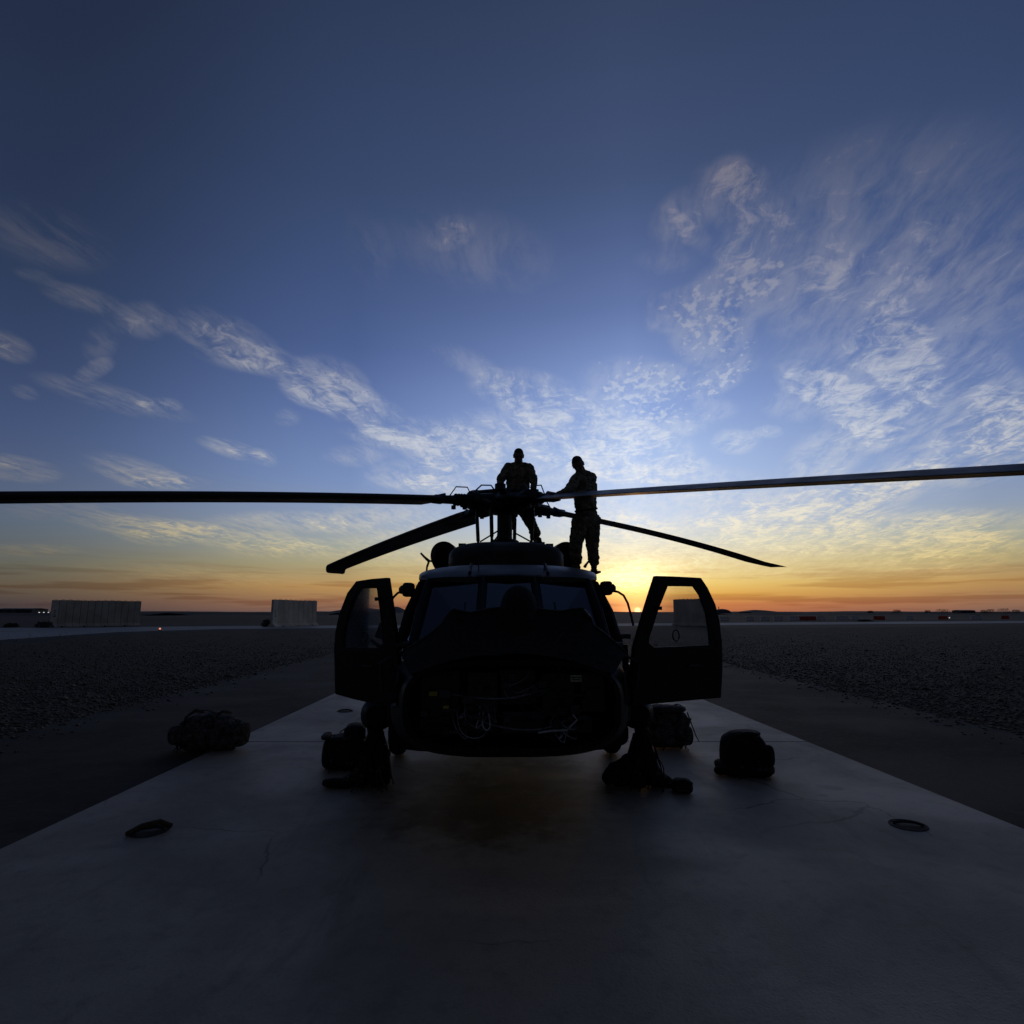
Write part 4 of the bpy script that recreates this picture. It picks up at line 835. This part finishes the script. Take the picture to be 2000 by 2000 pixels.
MB().tube([(pb_.x + .02, pb_.y, zt - .03), (1.12, pb_.y, 2.2)], .015, 6).build('platform_stay', black, wp)
dz_ = pa.z - pb_.z

# ------------------------------------------------------------------ bags on the pad
def softbox(m, c, size, e=3.5, nz=.06, seed=0, taper=0., n=40, k=22, sag=.0):
    sx, sy, sz = [v / 2 for v in size]; vs = []; fs = []
    for i in range(k + 1):
        ph = -math.pi / 2 + math.pi * i / k; cz, sz_ = math.cos(ph), math.sin(ph)
        for j in range(n):
            t = 2 * math.pi * j / n; c_, s_ = math.cos(t), math.sin(t)
            rr = abs(cz) ** (2 / e); x = rr * math.copysign(abs(c_) ** (2 / e), c_); y = rr * math.copysign(abs(s_) ** (2 / e), s_); z = math.copysign(abs(sz_) ** (2 / e), sz_)
            f = 1 - taper * (z + 1) / 2
            p = Vector((x * sx * f, y * sy * f, z * sz)); q_ = mn.noise(p * 4.5 + Vector((seed, 0, 0))) + .5 * mn.noise(p * 11 + Vector((0, seed, 0)))
            p *= 1 + nz * q_; p.z -= sag * (x * x) * (z > 0) ; p.z = max(p.z, -sz * .98)
            vs.append(p + Vector(c))
    for i in range(k):
        for j in range(n): fs.append((i * n + j, i * n + (j + 1) % n, (i + 1) * n + (j + 1) % n, (i + 1) * n + j))
    m.add(vs, fs); return m
def strapband(pts, w, mt, name, par):
    pts = [Vector(p) for p in pts]; secs = []
    for i, p in enumerate(pts):
        t = (pts[min(i + 1, len(pts) - 1)] - pts[max(i - 1, 0)]).normalized(); a = t.cross(Vector((0, 1, .1))).normalized() if abs(t.y) < .9 else Vector((1, 0, 0)); b = t.cross(a)
        b = b if b.length > .1 else Vector((0, 1, 0))
        secs.append([p + b * w / 2 + a * .004, p - b * w / 2 + a * .004, p - b * w / 2 - a * .004, p + b * w / 2 - a * .004])
    return MB().loft(secs).build(name, mt, par, smooth=False)
def arcpts(a, b, h, n=9, side=(0, 0, 0)):
    a, b = Vector(a), Vector(b); return [a.lerp(b, i / n) + Vector((0, 0, h * math.sin(math.pi * i / n))) + Vector(side) * math.sin(math.pi * i / n) for i in range(n + 1)]
# long camouflage duffel on the asphalt edge
p = G(388, 1472); r = empty('duffel_bag', (p.x, p.y + .22, .008), R(-8)); tag(r, 'long camouflage duffel bag lying on the dark asphalt left of the pad', 'bag')
softbox(MB(), (0, 0, .245), (.98, .46, .48), 3.0, .22, 3, sag=.06).build('body', bagc, r)
softbox(MB(), (-.30, -.20, .22), (.28, .12, .26), 3.2, .12, 4).build('pocket', bagc, r); softbox(MB(), (.16, -.21, .20), (.30, .11, .24), 3.2, .12, 5).build('pocket', bagc, r)
softbox(MB(), (.50, 0, .22), (.12, .34, .32), 3.0, .10, 6).build('end_pocket', bagc, r)
for x in (-.22, .20): strapband([(x, -.25, .05), (x, -.245, .25), (x, -.19, .46), (x, 0, .515), (x, .19, .46), (x, .25, .2)], .045, strapm, 'strap', r)
strapband(arcpts((-.18, -.10, .50), (.18, -.10, .49), .05), .04, strapm, 'carry_handle', r); strapband(arcpts((.48, -.12, .42), (.62, -.02, .12), .04), .04, strapm, 'shoulder_strap', r)
for x in (-.30, .16): MB().box((x, -.272, .27), (.05, .012, .035)).build('buckle', buck, r, smooth=False, bevel=.005)
MB().box((.44, -.215, .36), (.012, .012, .07)).build('buckle', buck, r, smooth=False)
# black cube bag
p = G(662, 1506, PADZ); r = empty('gear_bag', (p.x, p.y + .20, PADZ), R(6)); tag(r, 'black boxy gear bag with a raised flap, on the pad below the left door', 'bag')
softbox(MB(), (0, 0, .19), (.50, .42, .38), 4.2, .11, 8).build('body', bagb, r)
softbox(MB(), (.12, .02, .40), (.25, .38, .20), 3.0, .12, 9).build('top_flap', bagb, r); softbox(MB(), (-.22, -.02, .37), (.10, .36, .06), 2.6, .15, 2).build('side_flap', bagb, r)
softbox(MB(), (0, -.21, .16), (.36, .08, .22), 3.6, .08, 12).build('front_pocket', bagb, r)
strapband(arcpts((-.05, -.08, .42), (.22, -.10, .46), .05), .04, strapm, 'carry_handle', r); MB().box((.06, -.20, .37), (.09, .012, .02), Matrix.Rotation(R(-22), 3, 'Y')).build('buckle', buck, r, smooth=False)
strapband([(.25, -.1, .3), (.28, -.12, .12), (.27, -.2, .01)], .035, strapm, 'strap', r)
# camouflage pack on the right
p = G(1313, 1464, PADZ); r = empty('rucksack', (p.x, p.y + .22, PADZ), R(4)); tag(r, 'camouflage rucksack standing on the pad under the right cockpit door', 'bag')
softbox(MB(), (0, 0, .255), (.64, .42, .51), 3.6, .15, 14, .14).build('body', bagc, r)
softbox(MB(), (-.02, -.05, .52), (.50, .34, .10), 2.8, .14, 15).build('top_lid', bagc, r); softbox(MB(), (-.12, -.21, .18), (.28, .10, .26), 3.4, .1, 16).build('front_pocket', bagc, r); softbox(MB(), (.17, -.20, .18), (.24, .10, .26), 3.4, .1, 17).build('front_pocket', bagc, r)
strapband(arcpts((-.30, -.12, .50), (.02, -.12, .56), .03), .03, strapm, 'strap', r); strapband(arcpts((.05, -.10, .55), (.22, -.06, .54), .035), .035, strapm, 'carry_handle', r)
strapband([(.24, -.16, .48), (.29, -.2, .3), (.34, -.2, .16), (.37, -.22, .10)], .03, strapm, 'strap', r); MB().box((.25, -.22, .40), (.04, .012, .03)).build('buckle', buck, r, smooth=False)
# dark sack, wider at its foot
p = G(1467, 1520, PADZ); r = empty('kit_sack', (p.x, p.y + .22, PADZ), 0); tag(r, 'dark upright kit sack, flared at its base, alone on the right of the pad', 'bag')
softbox(MB(), (.02, 0, .235), (.62, .46, .47), 3.6, .11, 21, .30).build('body', bagb, r)
softbox(MB(), (.02, 0, .07), (.66, .50, .15), 3.0, .10, 22).build('rolled_base', vestm, r); softbox(MB(), (-.28, -.08, .05), (.18, .14, .09), 2.6, .18, 23).build('loose_cloth', vestm, r)
softbox(MB(), (.03, -.01, .455), (.33, .26, .06), 2.8, .15, 24).build('closed_mouth', bagb, r); softbox(MB(), (.24, -.14, .22), (.14, .12, .24), 3.0, .10, 25).build('side_pocket', bagb, r)
strapband(arcpts((-.10, -.14, .46), (.16, -.14, .46), .03), .03, strapm, 'carry_handle', r); strapband([(.08, -.17, .47), (.10, -.215, .33), (.11, -.24, .15)], .03, strapm, 'strap', r)
# flight vests hung from the step fairings, trailing on the pad
def vest(px, py, sx, label):
    p = G(px, py, PADZ); r = empty('flight_vest', (p.x, p.y + .12, PADZ), 0); tag(r, label, 'vest', 'flight vests hanging below the doors')
    m = MB(); capsule(m, (0, 0, .58), (0, .0, .30), .085, .13); capsule(m, (sx * -.02, 0, .30), (sx * .12, -.02, .08), .15, .10); capsule(m, (-.02 * sx, 0, .3), (-.10 * sx, 0, .08), .12, .10); capsule(m, (0, 0, .12), (sx * .26, -.06, .05), .12, .06)
    b = m.build('carrier', vestm, r); remesh(b, .012, 3); wrinkle(b, .05, .08)
    for i, (x, y, z, w, h) in enumerate(((-.10, -.14, .26, .13, .16), (.05, -.16, .24, .13, .17), (.12, -.14, .10, .14, .12), (-.06, -.15, .08, .12, .12))):
        softbox(MB(), (x * sx, y, z), (w, .08, h), 3.4, .12, 30 + i, n=20, k=12).build('pouch', vestm, r)
    strapband(arcpts((-.08, -.02, .58), (.07, -.02, .58), .07), .045, strapm, 'shoulder_strap', r)
    strapband([(.09 * sx * -1, -.02, .55), (.16 * -sx, -.04, .36), (.20 * -sx, -.06, .14), (.24 * -sx, -.1, .03)], .05, strapm, 'side_strap', r)
    strapband([(.05 * sx, -.05, .52), (.13 * sx, -.08, .38), (.17 * sx, -.1, .22)], .05, strapm, 'side_strap', r)
    return r
vL = vest(724, 1538, -1, 'dark flight vest slumped on the pad below the left step fairing')
strapband([(.02, .05, .56), (.03, .10, .66), (.045, .14, .74)], .03, strapm, 'hanging_strap', vL)
softbox(MB(), (-.36, -.12, .05), (.34, .16, .09), 2.8, .15, 41).build('leg_panel', vestm, vL); MB().box((-.24, -.17, .10), (.03, .012, .05)).build('buckle', buck, vL, smooth=False)
vR = vest(1262, 1540, 1, 'dark flight vest slumped on the pad below the right step fairing')
strapband([(-.04, .05, .58), (-.05, .10, .68), (-.06, .14, .76)], .03, strapm, 'hanging_strap', vR)
m = MB(); capsule(m, (-.26, .02, .12), (-.12, .0, .2), .14, .14); capsule(m, (-.36, .05, .08), (-.1, 0, .1), .09, .1); o = m.build('cloth_fold', vestm, vR); remesh(o, .014, 3); wrinkle(o, .05, .1)
p = G(1338, 1552, PADZ); r = empty('survival_pouch', (p.x, p.y + .08, PADZ), R(-12)); tag(r, 'small dark pouch with buckles lying at the foot of the right vest', 'pouch')
softbox(MB(), (0, 0, .07), (.22, .18, .14), 3.0, .12, 51).build('body', vestm, r); strapband(arcpts((-.1, -.06, .10), (.10, -.06, .11), .04), .03, strapm, 'strap', r); MB().box((.0, -.09, .04), (.12, .012, .015)).build('buckle', buck, r, smooth=False)
def loose(r, n, w, h, seed):
    rnd = random.Random(seed)
    for i in range(n):
        a = rnd.uniform(0, 6.28); x0, y0 = math.cos(a) * w * .35, -abs(math.sin(a)) * .16 - .04; x1 = x0 + rnd.uniform(-.16, .16); z0 = h * rnd.uniform(.55, 1.0)
        pts = [Vector((x0 + (x1 - x0) * t + .02 * math.sin(9 * t + i), y0 - .10 * t ** .5 - .03 * math.sin(3.1 * t), max(.006, z0 * (1 - t) ** 1.3))) for t in [k / 8 for k in range(9)]]
        strapband(pts, .026, strapm, 'loose_strap', r)
        e = pts[4]; MB().box((e.x, e.y - .008, e.z), (.038, .012, .028), Matrix.Rotation(rnd.uniform(-.6, .6), 3, 'Y')).build('buckle', buck, r, smooth=False, bevel=.004)
for r_, n, w, h, sd0 in ((vL, 6, .34, .55, 1), (vR, 6, .40, .55, 2)): loose(r_, n, w, h, sd0)
for o in list(COL.objects):
    if o.parent is None and o.name.split('.')[0] in ('duffel_bag', 'gear_bag', 'rucksack', 'kit_sack'): loose(o, 4, {'duffel_bag': .9, 'gear_bag': .46, 'rucksack': .6, 'kit_sack': .5}[o.name.split('.')[0]], .44, len(o.name))
# red streamer at the left wheel
p = G(771, 1466, PADZ); r = empty('warning_streamer', (p.x, p.y, PADZ)); tag(r, 'dark red fabric streamer hanging beside the left main wheel', 'streamer')
strapband([(.0, .02, .34), (.01, -.01, .22), (-.01, .01, .12), (.03, -.01, .02)], .05, redm, 'ribbon', r); MB().tube([(0, .02, .34), (-.01, .04, .42)], .005, 5).build('cord', strapm, r)

# tie-down points in the pad
for px, py, lab, ang_ in ((290, 1624, 'rusty round tie-down point near the left front corner of the pad, with its bar raised', .5), (1774, 1612, 'dark round tie-down point near the right edge of the pad', -.3), (674, 1389, 'small far tie-down point left of the helicopter under the open door', .2)):
    p = G(px, py, PADZ); r = empty('tie_down_point', (p.x, p.y, PADZ), ang_); tag(r, lab, 'tie-down', 'tie-down points set in the pad')
    MB().lathe([(.02, .004), (.145, .004), (.145, -.02)], (0, 0, 0), (0, 0, 1), 28).build('pan', jm, r)
    MB().lathe([(.142, .0), (.142, .007), (.152, .007), (.156, 0.0)], (0, 0, 0), (0, 0, 1), 28).build('rim', jm, r)
    MB().tube([(-.12, 0, .012), (-.05, 0, .03), (.05, 0, .03), (.12, 0, .012)], .012, 8).build('bar', jm, r)
    if px == 290: MB().tube([(-.16, -.02, .01), (-.05, -.06, .07), (.08, -.04, .08), (.17, .0, .02)], .022, 8).build('shackle', boot, r)

# ------------------------------------------------------------------ concrete blast walls, one object for each section
cw_m = mat('blast_wall_concrete', (.64, .56, .43), .85, .25, .6, .3, 6, coords='World'); cw_m2 = mat('blast_wall_pale_concrete', (.72, .66, .54), .85, .2, .6, .3, 6, coords='World')
def blastwall(pL, pR, dL, dR, n, top_px, gname, where, end_left):
    A = P(pL, 1195, dL); B = P(pR, 1195, dR); A.z = B.z = 0; ht = P(pL, top_px, dL).z
    d = (B - A) / n; u = d.normalized(); nr = Vector((-u.y, u.x, 0)); w = d.length
    prof = [(-.55, 0), (-.55, .12), (-.16, .45), (-.13, ht), (.13, ht), (.16, .45), (.55, .12), (.55, 0)]
    g = .025
    for i in range(n):
        hv = ht * (1 + .006 * math.sin(i * 7.3)); pr = [(x, (hv if z == ht else z)) for x, z in prof]
        m = MB().loft([[u * (g + .0) + nr * x + Vector((0, 0, z)) for x, z in pr], [u * (w - g) + nr * x + Vector((0, 0, z)) for x, z in pr]])
        o = m.build('concrete_blast_barrier', cw_m2 if (i == 0 and end_left) else cw_m, None, smooth=False); o.location = A + d * i; o.rotation_euler = (0, 0, R(.25 * math.sin(i * 3.1)))
        # lifting eyes on top
        MB().tube([u * (w * .3) + Vector((0, 0, hv)), u * (w * .3) + Vector((0, 0, hv + .07)), u * (w * .7) + Vector((0, 0, hv + .07)), u * (w * .7) + Vector((0, 0, hv))], .015, 5).build('lifting_bar', steel, o)
        if i % 3 == 1: MB().box(u * (w * .5) - nr * .50 + Vector((0, 0, .08)), (.3, .2, .12)).build('forklift_slot', black, o, smooth=False)
        ordn = ['first', 'second', 'third', 'fourth', 'fifth', 'sixth', 'seventh', 'eighth', 'ninth', 'tenth', 'eleventh', 'twelfth', 'thirteenth'][i]
        tag(o, f'{ordn} concrete section from the left in the {where}', 'blast wall', gname)
        if i == 0 and end_left:
            f = -nr * .14
            for (zz, wd, hh) in ((1.35, .30, .10), (1.52, .30, .06), (1.80, .10, .16), (2.05, .16, .10)):
                MB().box(u * (w * .5) - nr * .165 + Vector((0, 0, zz)), (wd, .02, hh), Matrix.Rotation(math.atan2(u.y, u.x), 3, 'Z')).build('stencil_mark', black, o, smooth=False)
blastwall(99, 274, 76, 84, 13, 1172, 'blast wall left of the road', 'long blast wall at far left', True)
blastwall(531, 617, 77, 87, 9, 1171, 'blast wall beside the left door', 'short blast wall beside the left door', True)
blastwall(1317, 1388, 88, 80, 9, 1171, 'blast wall seen through the right door', 'blast wall behind the right door', False)

# ------------------------------------------------------------------ road barriers
wht = mat('white_barrier_plastic', (.82, .82, .80), .6, .15, 2); redb = mat('red_barrier_plastic', (.62, .07, .03), .6, .2, 2)
bars = [(1406, 1423, 'w'), (1457, 1472, 'w'), (1485, 1501, 'w'), (1511, 1527, 'w'), (1542, 1560, 'w'), (1561, 1577, 'r'), (1578, 1595, 'r'), (1596, 1612, 'w'), (1632, 1655, 'w'), (1663, 1679, 'w'), (1706, 1727, 'r'), (1769, 1784, 'w'), (1833, 1851, 'r'), (1896, 1914, 'w'), (1956, 1971, 'r')]
ORD = ['first', 'second', 'third', 'fourth', 'fifth', 'sixth', 'seventh', 'eighth', 'ninth', 'tenth']
cnt = {'w': 0, 'r': 0}
for i, (xa, xb, k) in enumerate(bars):
    Y = 128 + (xa - 1400) * .065; A, B = P(xa, 1205, Y), P(xb, 1205, Y); w = B.x - A.x; A.z = 0
    hh = .88
    m = MB().loft([[Vector((x, y, z)) for y, z in ((-.28, 0), (-.28, .18), (-.13, .34), (-.10, hh), (.10, hh), (.13, .34), (.28, .18), (.28, 0))] for x in (0, .04, w - .04, w)])
    o = m.build('road_barrier', wht if k == 'w' else redb, None, smooth=False); o.location = A; o.rotation_euler = (0, 0, R(random.uniform(-14, 14)))
    for x in (.25, w - .25): MB().box((x, -.285, .06), (.22, .03, .1)).build('forklift_slot', black, o, smooth=False)
    MB().lathe([(.05, 0), (.05, .05)], (w / 2, 0, hh), (0, 0, 1), 10).build('filler_cap', black, o)
    tag(o, f'{ORD[cnt[k]]} {"white" if k == "w" else "red"} barrier from the left along the road beyond the right gravel', 'barrier', 'white barriers' if k == 'w' else 'red barriers'); cnt[k] += 1

# ------------------------------------------------------------------ scrub, far buildings, lights
leafm = mat('scrub_leaves', (.045, .048, .026), .9, .4, 3); stemm = mat('scrub_stem', (.06, .05, .035), .9)
def bush(px, py, w, h, label, grp='scrub by the road'):
    p = G(px, py); r = empty('shrub', (p.x, p.y, 0)); tag(r, label, 'shrub', grp); vs = []; fs = []
    for i in range(900):
        a = random.random() * 6.283; rr = math.sqrt(random.random()); z = random.random()
        x, y, zz = math.cos(a) * rr * w / 2 * math.sqrt(1 - z * z * .85), math.sin(a) * rr * w / 2, z * h * (1 - .25 * rr * random.random()); s_ = .05 + .08 * random.random()
        t = [Vector((random.uniform(-1, 1), random.uniform(-1, 1), random.uniform(-1, 1))) * s_ for _ in range(3)]; k = len(vs)
        vs += [Vector((x, y, zz)) + v for v in t]; fs.append((k, k + 1, k + 2))
    me = bpy.data.meshes.new('crown'); me.from_pydata([tuple(v) for v in vs], [], fs); me.materials.append(leafm); o = bpy.data.objects.new('crown', me); COL.objects.link(o); o.parent = r
    m = MB()
    for i in range(6): a = i * 1.05; m.tube([(0, 0, -.02), (math.cos(a) * w * .18, math.sin(a) * w * .18, h * .4), (math.cos(a) * w * .3, math.sin(a) * w * .3, h * .75)], [.04, .025, .01], 5)
    m.build('stem', stemm, r)
bush(86, 1226, 2.0, .75, 'dark round shrub at the left end of the long blast wall'); bush(22, 1225, 1.6, .5, 'low dark shrub by the road at the far left edge'); bush(521, 1224, 1.5, .95, 'dark shrub at the left end of the short blast wall'); bush(1690, 1214, 3.0, .4, 'low dark scrub by the road between a white and a red barrier')
bldm = mat('far_building_wall', (.09, .09, .10), .8, .2, .2); roofm = mat('far_building_roof', (.06, .065, .08), .6, .2, .2)
def building(px0, px1, Y, h, label, parts=4):
    A, B = P(px0, 1195, Y), P(px1, 1195, Y); w = B.x - A.x; r = empty('low_building', ((A.x + B.x) / 2, Y, 0)); tag(r, label, 'building')
    MB().box((0, 0, h * .42), (w, 14, h * .84)).build('wall', bldm, r, smooth=False)
    MB().prism([(-w / 2 - .4, -7.4, h * .84), (w / 2 + .4, -7.4, h * .84), (w / 2 + .4, 0, h), (-w / 2 - .4, 0, h)], (0, 0, .12)).prism([(-w / 2 - .4, 7.4, h * .84), (w / 2 + .4, 7.4, h * .84), (w / 2 + .4, .01, h), (-w / 2 - .4, .01, h)], (0, 0, .12)).build('roof', roofm, r, smooth=False)
    for i in range(parts): MB().box((-w / 2 + w * (i + .5) / parts, -7.03, h * .35), (w / parts * .4, .1, h * .5)).build('door', black, r, smooth=False)
    return r
building(8, 78, 410, 4.2, 'long low dark building on the skyline at the far left'); building(1868, 1896, 700, 3.9, 'low flat building on the skyline behind the red barrier at right', 2); building(1448, 1463, 640, 2.2, 'tiny pale shed on the skyline below the hill', 1)
# domed shelter with a mast at the right of the right door
p = P(1410, 1195, 520); r = empty('domed_shelter', (p.x, 520, 0)); tag(r, 'small domed shelter with a mast on the skyline beside the right door', 'shelter')
MB().lathe([(8.0, 0), (7.6, 1.6), (6.2, 3.0), (3.6, 4.0), (.6, 4.4)], (0, 0, 0), (0, 0, 1), 24).build('dome', bldm, r); MB().tube([(-2.5, 0, 3.5), (-2.5, 0, 6.2)], .35, 6).build('mast', black, r)
def emis(name, col, st):
    m = bpy.data.materials.new(name); m.use_nodes = True; b = m.node_tree.nodes['Principled BSDF']; b.inputs['Base Color'].default_value = col; b.inputs['Emission Color'].default_value = col; b.inputs['Emission Strength'].default_value = st
    return m
ew, eo = emis('lit_floodlight', (1, .95, .88, 1), .7), emis('lit_edge_light', (1, .35, .16, 1), .9)
def lamp(px, py, Y, rad, mt, label, z=None):
    p = P(px, py, Y); r = empty('floodlight', (p.x, Y, 0)); tag(r, label, 'light')
    MB().tube([(0, 0, 0), (0, 0, p.z)], rad * .18, 6).build('pole', black, r); MB().ball((0, -rad * .5, p.z), rad, 8, 6).build('lamp', mt, r)
for i, px in enumerate((77, 86, 95)): lamp(px, 1196.5, 395, .42, ew, f'{["left", "middle", "right"][i]} one of three lit white floodlights left of the long blast wall')
lamp(1854, 1206.5, 155, .13, ew, 'tiny lit white light beside a red barrier at the right')
p = G(312, 1232); r = empty('edge_light', (p.x, p.y, 0)); tag(r, 'small glowing orange edge light at the taxiway right of the long blast wall', 'light')
MB().lathe([(.16, 0), (.14, .10), (.06, .13)], n=12).build('base', black, r); MB().ball((0, 0, .20), .10, 8, 6).build('lamp', eo, r)
# clumps of trees and scrub on the skyline
def farbush(px, Y, w, h, i):
    p = P(px, 1195, Y); r = empty('tree', (p.x, Y, 0)); tag(r, f'{ORD[i]} dark tree clump from the left on the right-hand skyline', 'tree', 'trees on the far skyline'); vs = []; fs = []
    for k_ in range(700):
        a = random.random() * 6.283; rr = math.sqrt(random.random()); z = .12 + .88 * random.random(); s_ = .3
        c = Vector((math.cos(a) * rr * w / 2 * (1.2 - z * .6), math.sin(a) * rr * w / 3, z * h)); k = len(vs)
        vs += [c + Vector((random.uniform(-1, 1), random.uniform(-1, 1), random.uniform(-1, 1))) * s_ for _ in range(3)]; fs.append((k, k + 1, k + 2))
    me = bpy.data.meshes.new('crown'); me.from_pydata([tuple(v) for v in vs], [], fs); me.materials.append(leafm); o = bpy.data.objects.new('crown', me); COL.objects.link(o); o.parent = r
    MB().tube([(0, 0, 0), (.1, 0, h * .6)], [.25, .1], 6).build('trunk', stemm, r)
for i, (px, w, h) in enumerate(((1752, 9, 3.6), (1812, 6, 3.2), (1842, 14, 4.2), (1922, 7, 3.4), (1935, 8, 4.0), (1960, 12, 4.6), (1985, 8, 3.6), (1700, 6, 2.8))): farbush(px, 520, w, h, i)
